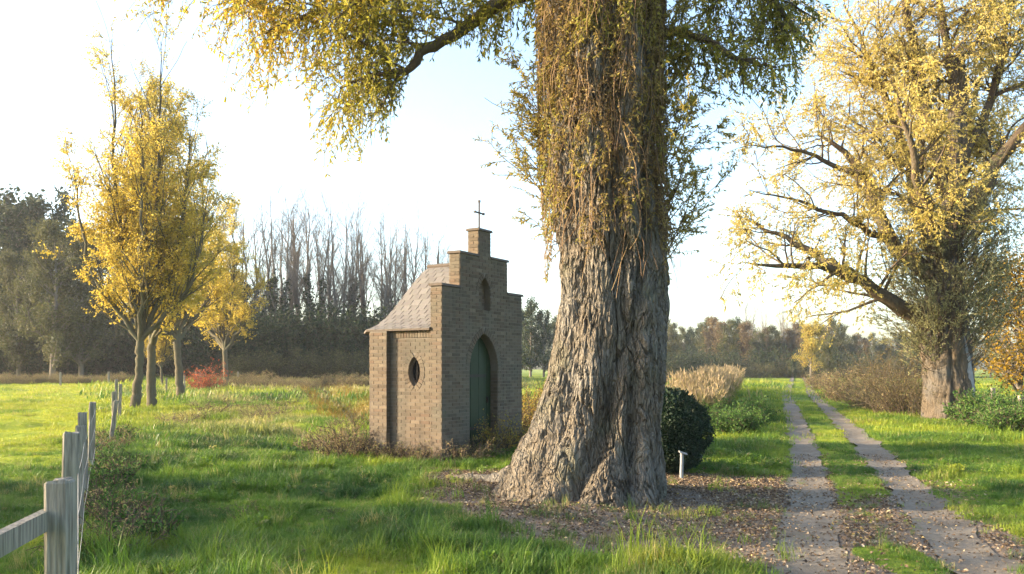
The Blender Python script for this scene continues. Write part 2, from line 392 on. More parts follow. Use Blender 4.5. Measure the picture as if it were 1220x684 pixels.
def soil_mask(x, y):
    n = fbm(x * 1.3, y * 1.3, 0, 3, 31) * .55
    xl = np.interp(y, LX, LV); xr = rutR(y) + .45
    m = sst(-.35, .35, x - xl + n * .7) * sst(-.3, .3, xr - x + n * .8) * sst(-.6, .5, 13.1 - .12 * (x - 2) - y + n) * sst(5.2, 6.3, y + n)
    inner = (x > rutL(y) + .35) & (x < rutR(y) - .3)
    patch = np.exp(-(((x - 3.25) / .42) ** 2 + ((y - 7.1) / .8) ** 2))           # a tuft of grass between the wheel tracks
    m = m * (1 - .95 * sst(.35, .6, patch + .25 * n)) * np.where(inner, 1 - .9 * sst(9.4, 11.2, y + n), 1)
    verge = np.exp(-((x - rutR(y) - .45) / .28) ** 2) * sst(15, 9, y) * .75
    t, d = chapel_tc(x, y)
    dd = np.maximum(np.maximum(-t, t - 2.75), np.maximum(-d, d - 2.4))
    foot = sst(.75, .25, dd + n * .35)
    edges = np.exp(-(np.minimum(np.abs(x - rutL(y)), np.abs(x - rutR(y))) / .3) ** 2) * .6
    return np.clip(np.maximum.reduce([m, verge + n * .3 * (verge > .1), foot, edges]), 0, 1)
def dry_mask(x, y):
    n = fbm(x * .45, y * .45, 0, 3, 77)
    rough = sst(-1.0, -3.0, x) * sst(17, 24, y) * sst(-.47 * y + .9, -.47 * y + 2.2, x) * sst(75, 60, y)
    far = sst(58, 66, y) * sst(130, 100, y) * sst(-.33 * y, -.30 * y, x) * sst(.05 * y, -.02 * y, x)
    return np.clip(rough * sst(.1, .7, n + .12) * .8 + far * .9 + .6 * ditch(x, y), 0, 1)

def lime_mask(x, y):      # short yellow-green turf: the pasture and the far meadow, against the lush dark grass nearer by
    past = sst(.3, -.3, x + .487 * y + .35)
    n = fbm(x * .16, y * .16, 0, 3, 19); n2 = fbm(x * .9, y * .9, 0, 3, 29)
    far = sst(13, 30, y)
    return np.clip(.40 + .30 * n * (.4 + far) + .36 * n2 + .38 * past * (.35 + .65 * sst(6, 18, y)) + .26 * far, 0, 1)
def make_ground():
    ys = np.concatenate([np.arange(-40, 3, 3.0), np.arange(3, 16, .11), 16 * 1.0135 ** np.arange(0, 190)])
    ys = np.concatenate([ys, ys[-1] * 1.12 ** np.arange(1, 30)])
    s = np.linspace(-1, 1, 340); k = np.sign(s) * (np.abs(s) * .55 + .45 * np.abs(s) ** 4)
    X = np.zeros((len(ys), len(s))); Y = np.repeat(ys[:, None], len(s), 1)
    half = 14 + np.maximum(ys, 0) * 1.25
    X = k[None] * half[:, None] * 1.0 + np.maximum(ys, 0)[:, None] * .06
    Z = ground_z(X, Y)
    mb = MB(); n, m = X.shape; idx = np.arange(n * m).reshape(n, m)
    q = np.stack([idx[:-1, :-1], idx[:-1, 1:], idx[1:, 1:], idx[1:, :-1]], -1).reshape(-1, 4)
    mb.add(np.stack([X, Y, Z], -1).reshape(-1, 3), q)
    o = mb.obj('ground', M['ground'], smooth=True)
    for nm, fn in (('soil', soil_mask), ('dry', dry_mask), ('lime', lime_mask)):
        a = o.data.attributes.new(nm, 'FLOAT', 'POINT'); a.data.foreach_set('value', fn(X, Y).ravel().astype(np.float32))
    return tag(o, kind='structure')
make_ground()
def make_track(fn, seed):
    ys = np.concatenate([np.arange(-3, 20, .16), 20 * 1.02 ** np.arange(1, 140)]); ys = ys[ys < 240]
    rows = []
    for i, y in enumerate(ys):
        c = float(fn(y)); w0 = .30 + .085 * float(fbm(y * 2.6, seed, 0, 3, seed)) + (.16 if seed == 5 else .02) * float(sst(11, 6, y))
        w1 = .30 + .085 * float(fbm(y * 2.6, seed + 9, 0, 3, seed)) + .05 * float(sst(11, 6, y))
        rows.append([(c - w0 + (w0 + w1) * k / 6, y, k) for k in range(7)])
    A = np.array(rows); X, Y = A[..., 0], A[..., 1]; u = A[..., 2] / 3 - 1
    Z = base_z(X, Y) + .012 + .0012 * np.maximum(Y - 10, 0).clip(0, 60) - .032 * (1 - u ** 2) - .012 * np.abs(u) ** 6 + .008 * fbm(X * 5, Y * 5, 0, 2, 8)
    idx = np.arange(A.shape[0] * 7).reshape(-1, 7)
    q = np.stack([idx[:-1, :-1], idx[:-1, 1:], idx[1:, 1:], idx[1:, :-1]], -1).reshape(-1, 4)
    o = MB().add(np.stack([X, Y, Z], -1).reshape(-1, 3), q).obj('wheel_track', M['track'], smooth=True)
    return tag(o, kind='structure')
make_track(rutL, 5); make_track(rutR, 6)

# ------------------------------------------------------------------ the chapel
random.seed(4)
GW, GT = 2.75, .24                      # gable width and thickness
chapel = empty('wayside_chapel', (CH0[0], CH0[1], 0.0), math.atan2(CU[1], CU[0]))
tag(chapel, 'small brick wayside chapel with stepped gable, green arched door and slate roof', 'chapel')
STEP = [(0, 3.08), (.56, 3.72), (1.17, 4.22), (1.58, 3.72), (2.19, 3.08)]
outline_steps = [(0, -.3), (0, 3.08), (.56, 3.08), (.56, 3.72), (1.17, 3.72), (1.17, 4.22), (1.58, 4.22), (1.58, 3.72), (2.19, 3.72), (2.19, 3.08), (2.75, 3.08), (2.75, -.3)]
def parch(a, zs, rise, n=14):            # half-width function and points of a pointed arch
    R = (a * a + rise * rise) / (2 * a); c = R - a
    tm = math.asin(rise / R)
    right = [(-c + R * math.cos(tm * i / n), zs + R * math.sin(tm * i / n)) for i in range(n + 1)]
    return R, c, tm, right
DX, DA, DZ, DR = 1.36, .49, 1.58, .70
NX, NA, NZ, NR, NB = 1.375, .20, 3.0, .34, 2.70
def arch_half(a, zs, rise, z):
    R = (a * a + rise * rise) / (2 * a)
    if z <= zs: return a
    if z >= zs + rise: return 0
    return math.sqrt(max(R * R - (z - zs) ** 2, 0)) - (R - a)
dR, dc, dtm, dright = parch(DA, DZ, DR)
door_loop = [(DX + x, z) for x, z in dright] + [(DX - x, z) for x, z in dright[-2::-1]]
outer = outline_steps + [(DX + DA, -.3)] + door_loop + [(DX - DA, -.3)]
nR, nc, ntm, nright = parch(NA, NZ, NR)
niche_loop = [(NX + NA, NB)] + [(NX + x, z) for x, z in nright] + [(NX - x, z) for x, z in nright[-2::-1]] + [(NX - NA, NB)]
front = bm_obj('front_wall', prism(outer, [niche_loop], 0, GT, lambda a, b, d: (a, d, b)), M['mortar'], chapel)
BL, BH, BJ = .205, .053, .011
brick_me = None; BUDGET = [115]
def unit_brick():
    global brick_me
    if brick_me is None:
        bm = bmesh.new(); bmesh.ops.create_cube(bm, size=1.0)
        brick_me = bpy.data.meshes.new('brick'); bm.to_mesh(brick_me); bm.free(); brick_me.materials.append(M['brick'])
    return brick_me
def lay(parent, org, ax, nv, z0, z1, iv, single=False, zoff=0.0, name='brick', stuffmb=None):
    """courses of bricks on a wall face; iv(z) gives the runs along ax; nv is the outward normal"""
    org, ax, nv = [np.asarray(v, float) for v in (org, ax, nv)]
    mb = stuffmb if stuffmb is not None else MB(); k = 0; z = z0 + zoff; up = np.array([0, 0, 1.])
    while z + BH <= z1 + .012:
        off = (BL + BJ) * (.5 if k % 2 else 0)
        for a0, a1 in iv(z + BH / 2):
            s = a0 - ((a0 - off) % (BL + BJ))
            while s < a1 - .002:
                b0, b1 = max(s, a0), min(s + BL, a1)
                if b1 - b0 > .02:
                    pr = .008 + random.uniform(-.002, .0025); dz = random.uniform(-.0015, .0015)
                    c = org + ax * (b0 + b1) / 2 + up * (z + BH / 2 + dz) + nv * (pr - .03)
                    if single and (single is True or single[0] > 0):
                        if single is not True: single[0] -= 1
                        o = link(name, unit_brick(), parent)
                        Mx = Matrix.Identity(4)
                        for i, (v, sc) in enumerate(((ax, b1 - b0), (nv, .06), (up, BH))):
                            for r in range(3): Mx[r][i] = float(v[r]) * sc
                        for r in range(3): Mx[r][3] = float(c[r])
                        o.matrix_local = Mx
                    else:
                        h = np.array([[sx, sy, sz] for sz in (-.5, .5) for sx, sy in ((-.5, -.5), (.5, -.5), (.5, .5), (-.5, .5))])
                        V = c + h[:, :1] * ax * (b1 - b0) + h[:, 1:2] * nv * .06 + h[:, 2:] * up * BH
                        mb.add(V, BOXQ, a=random.random())
                s += BL + BJ
        z += BH + BJ; k += 1
    return mb
def sub(runs, c, hw):
    if hw <= 0: return runs
    o = []
    for a, b in runs:
        if c + hw <= a or c - hw >= b: o.append((a, b)); continue
        if c - hw > a + .02: o.append((a, c - hw))
        if c + hw < b - .02: o.append((c + hw, b))
    return o
def gable_run(z):
    if z < 3.06: r = (-.008, 2.758)
    elif z < 3.70: r = (.56, 2.19)
    elif z < 4.2: r = (1.17, 1.58)
    else: return []
    r = [r]
    if z < DZ: r = sub(r, DX, DA + .008)
    elif z < DZ + DR + .14: r = sub(r, DX, arch_half(DA + .13, DZ, DR + .15, z))
    if NB - .0 < z < NZ: r = sub(r, NX, NA + .008)
    elif NZ <= z < NZ + NR + .12: r = sub(r, NX, arch_half(NA + .11, NZ, NR + .12, z))
    return r
fm = lay(front, (0, 0, 0), (1, 0, 0), (0, -1, 0), .62, 4.2, gable_run, single=BUDGET)
lay(front, (0, 0, 0), (1, 0, 0), (0, -1, 0), -.02, .60, gable_run, stuffmb=fm)
def voussoirs(mb, cx, a, zs, rise, depth, tfm, w=.05, full=False):
    R, c, tm, _ = parch(a, zs, rise); n = max(4, int(R * tm / .062))
    for side in (1, -1):
        for i in range(n):
            t0, t1 = tm * (i + .08) / n, tm * (i + .92) / n
            pts = [(-c + r * math.cos(t), zs + r * math.sin(t)) for t in (t0, t1) for r in (R + .004, R + depth)]
            if side < 0: pts = [(-x, z) for x, z in pts]
            pr = .012 + random.uniform(-.002, .002)
            V = [tfm(cx + x, z, -pr) for x, z in pts] + [tfm(cx + x, z, w) for x, z in pts]
            mb.add(np.array(V), [[0, 1, 3, 2], [4, 6, 7, 5], [0, 4, 5, 1], [2, 3, 7, 6], [0, 2, 6, 4], [1, 5, 7, 3]], a=random.random())
voussoirs(fm, DX, DA, DZ, DR, .125, lambda a, b, d: (a, d, b))
voussoirs(fm, NX, NA, NZ, NR, .10, lambda a, b, d: (a, d, b))
# left and right ends of the gable and its steps
for x, s in ((0, -1), (2.75, 1)):
    lay(front, (x, 0, 0), (0, 1, 0), (s, 0, 0), -.02, 3.06, lambda z: [(.006, GT)], stuffmb=fm)
for x, s, za, zb in ((.56, -1, 3.13, 3.7), (2.19, 1, 3.13, 3.7), (1.17, -1, 3.77, 4.2), (1.58, 1, 3.77, 4.2)):
    lay(front, (x, 0, 0), (0, 1, 0), (s, 0, 0), za, zb, lambda z: [(.006, GT - .006)], stuffmb=fm)
# brick reveals of the doorway and the back of the niche
for x, s in ((DX - DA, 1), (DX + DA, -1)):
    lay(front, (x, 0, 0), (0, 1, 0), (s, 0, 0), -.02, DZ - .01, lambda z: [(.004, GT - .06)], stuffmb=fm)
lay(front, (0, .13, 0), (1, 0, 0), (0, -1, 0), NB, NZ + NR, lambda z: [(NX - arch_half(NA, NZ, NR, z), NX + arch_half(NA, NZ, NR, z))] if arch_half(NA, NZ, NR, z) > .03 else [], stuffmb=fm)
tag(fm.obj('brick', M['brick'], front), kind='stuff')
MB().add(boxv(NX - NA - .05, NX + NA + .05, .14, .2, NB - .05, NZ + NR + .05), BOXQ).obj('niche_back', M['mortar'], front)
# copings
for x0, x1, z in ((0, .56, 3.08), (.56, 1.17, 3.72), (1.17, 1.58, 4.22), (1.58, 2.19, 3.72), (2.19, 2.75, 3.08)):
    a = x0 - .035 if x0 in (0, .56, 1.17) else x0 + .002; b = x1 + .035 if x1 in (1.58, 2.19, 2.75) else x1 - .002
    V = boxv(a, b, -.04, GT + .03, z, z + .045); V[4:, 1] = np.clip(V[4:, 1], -.02, GT + .01)
    MB().add(V, BOXQ).obj('coping', M['coping'], front)
# cross
mb = MB(); mb.add(boxv(1.362, 1.388, .107, .133, 4.25, 4.80), BOXQ); mb.add(boxv(1.235, 1.515, .108, .132, 4.575, 4.60), BOXQ)
for x, z in ((1.228, 4.5875), (1.522, 4.5875), (1.375, 4.81)):
    mb.add(boxv(x - .02, x + .02, .1, .14, z - .02, z + .02), BOXQ)
mb.add(boxv(1.32, 1.43, .07, .17, 4.26, 4.285), BOXQ)
mb.obj('cross', M['iron'], chapel)
# door
door = empty('door'); door.parent = chapel
npl = 7; pw = 2 * DA / npl
for i in range(npl):
    x0, x1 = -DA + i * pw + .003, -DA + (i + 1) * pw - .003
    xs = np.linspace(x0, x1, 5); lp = [(DX + x0, -.1), (DX + x1, -.1)]
    top = []
    for x in xs[::-1]:
        v = dR ** 2 - (abs(x) + dc) ** 2; top.append((DX + x, DZ + math.sqrt(max(v, 0)) - .004))
    bm_obj('plank', prism(lp + top, [], .165 + .004 * (i % 2), .2, lambda a, b, d: (a, d, b)), M['door'], door)
for z in (.45, 1.45):
    MB().add(boxv(DX - .44, DX + .30, .155, .168, z, z + .05), BOXQ).obj('hinge', M['iron'], door)
MB().add(boxv(DX + .33, DX + .36, .125, .168, .95, 1.07), BOXQ).obj('handle', M['iron'], door)
MB().add(boxv(DX - DA - .05, DX + DA + .05, -.12, .19, -.2, .035), BOXQ).obj('threshold', M['coping'], chapel)
MB().add(boxv(DX - DA - .02, DX + DA + .02, .205, .235, -.2, 2.3), BOXQ).obj('door_backing', M['dark'], door)
# side walls and apse
IN = .07; WZ = 2.30
def vesica(cy_, cz, a, h, n=12):
    R = (a * a + h * h) / (2 * a); c = R - a; tm = math.asin(h / R)
    r = [(-c + R * math.cos(t), R * math.sin(t)) for t in np.linspace(-tm, tm, 2 * n + 1)]
    return R, c, tm, [(cy_ + x, cz + z) for x, z in r] + [(cy_ - x, cz + z) for x, z in r[-2:0:-1]]
VY, VZ, VA, VH = .66, 1.56, .135, .275
vR, vc, vtm, vloop = vesica(VY, VZ, VA, VH)
def wall_panel(name, p0, p1, holes=[]):
    p0, p1 = np.array(p0, float), np.array(p1, float); L = float(np.linalg.norm(p1 - p0)); ax = (p1 - p0) / L; nv = np.array([ax[1], -ax[0]])
    def tf(a, b, d): q = p0 + ax * a - nv * d; return (q[0], q[1], b)
    o = bm_obj(name, prism([(0, -.3), (L, -.3), (L, WZ + .02), (0, WZ + .02)], holes, 0, .2, tf), M['mortar'], chapel)
    return o, np.array([p0[0], p0[1], 0]), np.array([ax[0], ax[1], 0]), np.array([nv[0], nv[1], 0]), L, tf
# visible side wall runs from the apse corner towards the gable (outward normal -x)
APC, AP2 = 1.60, 2.36
wl, org, ax, nv, L, tf = wall_panel('side_wall', (IN, APC), (IN, GT + .004), [[(APC - y, z) for y, z in vloop]])
def side_run(z):
    r = [(.385, L - .01)]
    dz = abs(z - VZ)
    if dz < VH + .06:
        a_, h_ = VA + .105, VH + .065; RR_ = (a_ * a_ + h_ * h_) / (2 * a_); hw = math.sqrt(max(RR_ ** 2 - dz ** 2, 0)) - (RR_ - a_)
        r = sub(r, APC - VY, max(hw, 0))
    return r
lay(wl, org, ax, nv, -.02, WZ - .14, side_run, single=True)
sm = lay(wl, org, ax, nv, WZ - .13, WZ - .13, side_run)
for i in range(int((L - .39) / .064)):            # soldier course and corbel under the eaves
    a = .39 + i * .064; pr = .02 + random.uniform(-.002, .002)
    c = org + ax * (a + .027) + np.array([0, 0, WZ - .068]) + nv * (pr - .03)
    h = np.array([[sx, sy, sz] for sz in (-.5, .5) for sx, sy in ((-.5, -.5), (.5, -.5), (.5, .5), (-.5, .5))])
    sm.add(c + h[:, :1] * ax * .054 + h[:, 1:2] * nv * .06 + np.array([0, 0, 1]) * h[:, 2:] * .115, BOXQ, a=random.random())
for side in (1, -1):
    n = 10
    for i in range(n):
        t0, t1 = -vtm + 2 * vtm * (i + .06) / n, -vtm + 2 * vtm * (i + .94) / n
        pts = [((-vc + r * math.cos(t)) * side, r * math.sin(t)) for t in (t0, t1) for r in (vR + .002, vR + .10)]
        V = [tf(APC - VY + x, VZ + z, -.012) for x, z in pts] + [tf(APC - VY + x, VZ + z, .05) for x, z in pts]
        sm.add(np.array(V), [[0, 1, 3, 2], [4, 6, 7, 5], [0, 4, 5, 1], [2, 3, 7, 6], [0, 2, 6, 4], [1, 5, 7, 3]], a=random.random())
tag(sm.obj('brick', M['brick'], wl), kind='stuff')
# the window in it
win = empty('window'); win.parent = chapel
def vring(s0, d0, d1, nm, mat):
    _, _, _, lo = vesica(VY, VZ, VA - .002, VH - .003); _, _, _, li = vesica(VY, VZ, VA - s0, VH - s0 * 1.6)
    return bm_obj(nm, prism([(APC - y, z) for y, z in lo], [[(APC - y, z) for y, z in li]], d0, d1, tf), mat, win)
vring(.028, .07, .11, 'frame', M['coping'])
_, _, _, li = vesica(VY, VZ, VA - .02, VH - .03)
bm_obj('pane', prism([(APC - y, z) for y, z in li], [], .10, .115, tf), M['dark'], win)
q = np.array([tf(APC - VY + x, VZ + z, d) for z in (-.24, .24) for x, d in ((-.008, .075), (.008, .075), (.008, .09), (-.008, .09))])
MB().add(q, BOXQ).obj('glazing_bar', M['iron'], win)
# corner pilasters
def pilaster(x_in, sgn):
    # box standing .1 proud of the wall at the apse corner
    x0, x1 = sorted((x_in, x_in - sgn * .11))
    o = MB().add(boxv(x0, x1, APC - .38, APC + .02, -.3, WZ + .015), BOXQ).obj('pilaster', M['mortar'], chapel)
    m = lay(o, (x_in - sgn * .11, APC + .02, 0), (0, -1, 0), (-sgn, 0, 0), -.02, WZ, lambda z: [(-.006, .405)])
    lay(o, (x_in - sgn * .11, APC - .38, 0), (sgn, 0, 0), (0, -1, 0), -.02, WZ, lambda z: [(.004, .108)], stuffmb=m)
    tag(m.obj('brick', M['brick'], o), kind='stuff')
pilaster(IN, 1); pilaster(GW - IN, -1)
for a, b in (((GW - IN, GT + .004), (GW - IN, APC)), ((GW - IN, APC), (GW - IN - .76, AP2)), ((GW - IN - .76, AP2), (IN + .76, AP2)), ((IN + .76, AP2), (IN, APC))):
    w_, og, ax_, nv_, L_, _ = wall_panel('apse_wall' if a[1] > GT + .1 else 'side_wall', a, b)
    tag(lay(w_, og, ax_, nv_, -.02, WZ - .02, lambda z: [(.01, L_ - .01)]).obj('brick', M['brick'], w_), kind='stuff')
# roof: curved slopes on an eaves outline, bell-cast at the foot
EZ, RZ, OV = 2.335, 3.62, .115
ridge_a, ridge_b = np.array([GW / 2, GT]), np.array([GW / 2, 1.32])
eave = [np.array(p) for p in ((IN - OV, GT), (IN - OV, APC + .10), (IN + .70, AP2 + OV), (GW - IN - .70, AP2 + OV), (GW - IN + OV, APC + .10), (GW - IN + OV, GT))]
def prof(v):                             # height share for a plan share v from eave to ridge
    return .16 * v + .84 * (v ** 1.55) * (1 + .30 * math.sin(math.pi * v) * v)
roof = empty('roof'); roof.parent = chapel
NV_ = 15; slate_stuff = MB(); under = MB()
for f in range(5):
    e0, e1 = eave[f], eave[f + 1]
    r0 = ridge_a if f == 0 else ridge_b; r1 = ridge_a if f == 4 else ridge_b
    def P3(h, v, lift=0.0):
        a = e0 * (1 - h) + e1 * h; b = r0 * (1 - h) + r1 * h; q = a * (1 - v) + b * v
        return np.array([q[0], q[1], EZ + (RZ - EZ) * prof(v) + lift])
    g = np.array([[P3(h, v, -.03) for h in np.linspace(0, 1, 3)] for v in np.linspace(0, 1, 17)])
    idx = np.arange(17 * 3).reshape(17, 3)
    under.add(g.reshape(-1, 3), np.stack([idx[:-1, :-1], idx[:-1, 1:], idx[1:, 1:], idx[1:, :-1]], -1).reshape(-1, 4))
    # soffit
    nv2 = np.array([GW / 2, 1.1])
    ins = [e + (nv2 - e) * .16 for e in (e0, e1)]
    under.add(np.array([[*e0, EZ - .035], [*e1, EZ - .035], [*ins[1], EZ - .035], [*ins[0], EZ - .035], [*e0, EZ - .002], [*e1, EZ - .002]]), [[0, 3, 2, 1], [0, 1, 5, 4]])
    for c in range(NV_):
        v0, v1 = c / NV_, min((c + 1.22) / NV_, 1.0)
        wid = float(np.linalg.norm(P3(1, v0) - P3(0, v0))); n = max(1, int(round(wid / .2)))
        sh = .5 / n if c % 2 else 0
        for i in range(-1, n + 1):
            h0, h1 = max(i / n + sh, 0), min((i + 1) / n + sh - .012, 1)
            if h1 - h0 < .02: continue
            j = random.uniform(-.004, .004)
            lo, hi = .009 + j * .5, .003
            V = np.array([P3(h0, v0, lo - .011), P3(h1, v0, lo - .011), P3(h1, v1, hi - .011), P3(h0, v1, hi - .011), P3(h0, v0, lo), P3(h1, v0, lo), P3(h1, v1, hi), P3(h0, v1, hi)])
            if f < 2: MB().add(V, BOXQ, a=random.random()).obj('slate', M['slate'], roof)
            else: slate_stuff.add(V, BOXQ, a=random.random())
tag(slate_stuff.obj('slate', M['slate'], roof), kind='stuff')
under.obj('roof_deck', M['coping'], roof)
rp = np.array([[[GW / 2, GT + y, RZ + .012] for y in np.linspace(0, 1.10, 6)]])
mb = MB(); tubes(mb, rp, np.full((1, 6), .045), 8); mb.obj('ridge_tile', M['coping'], roof)

# ------------------------------------------------------------------ the big old willow by the chapel
rng = np.random.default_rng(7)
TX, TY = 1.26, 10.45
TREE0 = np.array([TX, TY, 0.0])
big = empty('old_willow_tree', (TX, TY, 0)); tag(big, 'huge gnarled old willow with fluted trunk standing beside the brick chapel', 'tree')
zk = np.array([-.4, 0, .235, .55, .97, 1.5, 2.0, 2.55, 3.07, 3.6, 4.1, 5.17, 6.2, 7.4])
lk = np.array([-.25, -.18, -.08, .06, .28, .47, .57, .62, .61, .58, .55, .52, .50, .50])
rk = np.array([1.86, 1.84, 1.83, 1.83, 1.84, 1.86, 1.88, 1.88, 1.86, 1.78, 1.72, 1.70, 1.70, 1.68])
def trunk_r(th, z):
    Rl = TX - np.interp(z, zk, lk); Rr = np.interp(z, zk, rk) - TX
    Ry = .70 + .22 * np.exp(-np.maximum(z, 0) / .4)
    s, c = np.sin(th), np.cos(th); Rx = np.where(s < 0, Rl, Rr)
    r = 1 / np.sqrt((s / Rx) ** 2 + (c / Ry) ** 2)
    dg = np.degrees((th + math.pi) % (2 * math.pi) - math.pi)
    for zz, aa, dep, wd in (((0, .8, 2.0, 3.2, 5), (-37, -18, 3, -3, -10), .15, 8), ((0, 1.9, 3.0, 4.5), (9, 14, 24, 28), .12, 6),
                            ((0, 1.2, 2.6), (-62, -50, -42), .08, 9), ((0, 2, 5), (58, 52, 60), .07, 9), ((0, 3, 6), (130, 120, 140), .12, 12), ((0, 3, 6), (-130, -140, -120), .12, 12)):
        g = np.interp(z, zz, aa); r = r - dep * np.exp(-((dg - g) / wd) ** 2) * (1 - .5 * sst(3, 5, z))
    # root toes
    for ang, amp, wd in ((-58, .16, 13), (-22, .14, 10), (-6, .12, 7), (22, .12, 9), (52, .05, 10), (100, .04, 14), (160, .2, 14), (-110, .2, 14)):
        r = r + amp * np.exp(-((dg - ang) / wd) ** 2) * np.exp(-np.maximum(z, 0) / .28)
    return r
def bark(x, y, z, s=1.0):
    wx = .10 * fbm(x * 2.0, y * 2.0, z * 1.0, 3, 51)
    sl = .10 * z
    a = fbm((x + wx + sl) * 9, (y + sl * .4) * 9, z * 1.15 + wx * 2, 3, 5)
    b = fbm((x - sl * 1.6 + wx) * 19, (y - sl) * 19, z * 2.6, 2, 15)
    c = fbm(x * 34, y * 34, z * 9.0, 3, 25)
    return s * (.036 - .052 * np.exp(-(a / .10) ** 2) - .022 * np.exp(-(b / .14) ** 2) + .010 * c + .022 * a)
nth, nz = 450, 440
th = np.concatenate([np.linspace(-1.75, 1.75, 390, endpoint=False), np.linspace(1.75, 2 * math.pi - 1.75, 60, endpoint=False)]); zz = np.linspace(-.35, 7.3, nz)
TH, ZZ = np.meshgrid(th, zz); TH = (TH + math.pi) % (2 * math.pi) - math.pi; R0 = trunk_r(TH, ZZ)
xb, yb = R0 * np.sin(TH), -R0 * np.cos(TH)
lump = .035 * fbm(xb * 1.6, yb * 1.6, ZZ * 1.1, 3, 61)
knot = 0
for a_, z_, amp, w_ in ((20, 3.15, .09, .22), (38, 2.9, .07, .16), (-8, 3.2, .06, .2), (26, 2.05, -.09, .10), (-60, 4.0, .10, .3), (70, 3.3, .08, .2), (-25, 5.2, .1, .3), (30, 5.0, .1, .35)):
    ar = math.radians(a_); knot = knot + amp * np.exp(-(((TH - ar) * .7) ** 2 + (ZZ - z_) ** 2) / w_ ** 2)
Rb = R0 + lump + knot + bark(xb, yb, ZZ)
X, Y = Rb * np.sin(TH), -Rb * np.cos(TH)
idx = np.arange(nth * nz).reshape(nz, nth)
q = np.stack([idx[:-1], np.roll(idx, -1, 1)[:-1], np.roll(idx, -1, 1)[1:], idx[1:]], -1).reshape(-1, 4)
MB().add(np.stack([X, Y, ZZ], -1).reshape(-1, 3), q).obj('trunk', M['bark'], big, smooth=True)
def root_tube(pts, M_=60, k=22, amp=.7):
    A = poly(pts, M_); P = A[None, :, :3]; R = A[:, 3]
    T, U, W = frames(P); tt = np.arange(k) * 2 * math.pi / k
    dirs = np.cos(tt)[:, None] * U[0][:, None] + np.sin(tt)[:, None] * W[0][:, None]
    V0 = P[0][:, None] + R[:, None, None] * dirs
    V = V0 + dirs * (bark(V0[..., 0] * 1.4, V0[..., 2] * 1.4 + V0[..., 1], V0[..., 0] * 1.0, amp) + .03 * fbm(V0[..., 0] * 3, V0[..., 1] * 3, V0[..., 2] * 3, 2, 4))[..., None]
    ix = np.arange(M_ * k).reshape(M_, k)
    q = np.stack([ix[:-1], np.roll(ix, -1, 1)[:-1], np.roll(ix, -1, 1)[1:], ix[1:]], -1).reshape(-1, 4)
    MB().add(V.reshape(-1, 3), q).obj('root', M['bark'], big, smooth=True)
root_tube([(-.6, .3, .60, .26), (-.95, .65, .27, .20), (-1.4, 1.2, .03, .13), (-1.9, 1.85, -.06, .08), (-2.4, 2.4, -.14, .04)])
root_tube([(-.8, .0, .30, .23), (-1.1, .25, .04, .13), (-1.35, .55, -.06, .07), (-1.6, .85, -.12, .04)])

twig, lf, lfr = MB(), MB(), MB()
def limb(pts, M_=26): return poly(np.array(pts), M_)
def W(px_, py_, d): return at(px_, py_, d) - TREE0
limbs = [
    [(*W(655, -20, 10.6), .17), (*W(612, -8, 10.9), .11), (*W(556, 32, 11.1), .08), (*W(528, 52, 11.2), .07), (*W(497, 60, 11.2), .07), (*W(492, 90, 11.2), .05), (*W(470, 84, 11.2), .04), (*W(452, 88, 11.2), .03), (*W(405, 105, 11.3), .017)],
    [(*W(660, -90, 10.4), .2), (*W(560, -60, 11.0), .13), (*W(470, -35, 11.4), .09), (*W(430, 2, 11.5), .05), (*W(375, 14, 11.5), .035), (*W(315, 40, 11.5), .02)],
    [(*W(560, -60, 11.0), .11), (*W(450, -75, 11.6), .09), (*W(350, -50, 11.9), .06), (*W(290, -5, 12.0), .03)],
    [(*W(770, 60, 10.5), .10), (*W(800, 34, 10.4), .06), (*W(845, 50, 10.3), .045), (*W(880, 72, 10.2), .03), (*W(925, 80, 10.2), .015)],
    [(*W(770, -80, 10.6), .2), (*W(850, -70, 10.8), .12), (*W(910, -30, 10.9), .06), (*W(945, 40, 10.9), .02)],
]
limbs = [limb(l) for l in limbs]
# limbs above
for k in range(6):
    a = k * 1.05 + .3; d = np.array([math.cos(a) * .55, math.sin(a) * .55, 1.0])
    p = [np.array([math.cos(a) * .35, math.sin(a) * .35, 6.7])]
    for j in range(5): d = d + rng.normal(size=3) * .16; p.append(p[-1] + d * 1.15)
    limbs.append(limb([(*v, .27 * (1 - j / 6.2)) for j, v in enumerate(p)]))
for l in limbs:
    mb = MB(); wob = l[:, :3].copy(); wob[1:-1] += rng.normal(size=(24, 3)) * .012
    tubes(mb, wob[None], l[None, :, 3], 10); mb.obj('branch', M['limb'], big, smooth=True)
LP = np.array([l[:, :3] for l in limbs]); LR = np.array([l[:, 3] for l in limbs])
BXL = [200, 255, 275, 290, 310, 330, 345, 362, 380, 395, 410, 430, 450, 470, 490, 520, 560, 600, 640, 700]
BYL = [40, 70, 150, 175, 155, 125, 75, 110, 190, 210, 195, 190, 165, 140, 62, 44, 55, 85, 115, 120]
BXR = [700, 790, 830, 870, 900, 930, 950, 965, 1000]; BYR = [120, 150, 130, 110, 125, 130, 125, 60, 10]
def limit(P, right):
    g = P + TREE0; px_ = 610 + g[..., 0] / g[..., 1] * FPX; py_ = HOR - (g[..., 2] - CAM_H) / g[..., 1] * FPX
    b = np.where(px_ > 720, np.interp(px_, BXR, BYR), np.interp(px_, BXL, BYL)) + rng.normal(size=(len(P), 1)) * 12
    return py_ > b
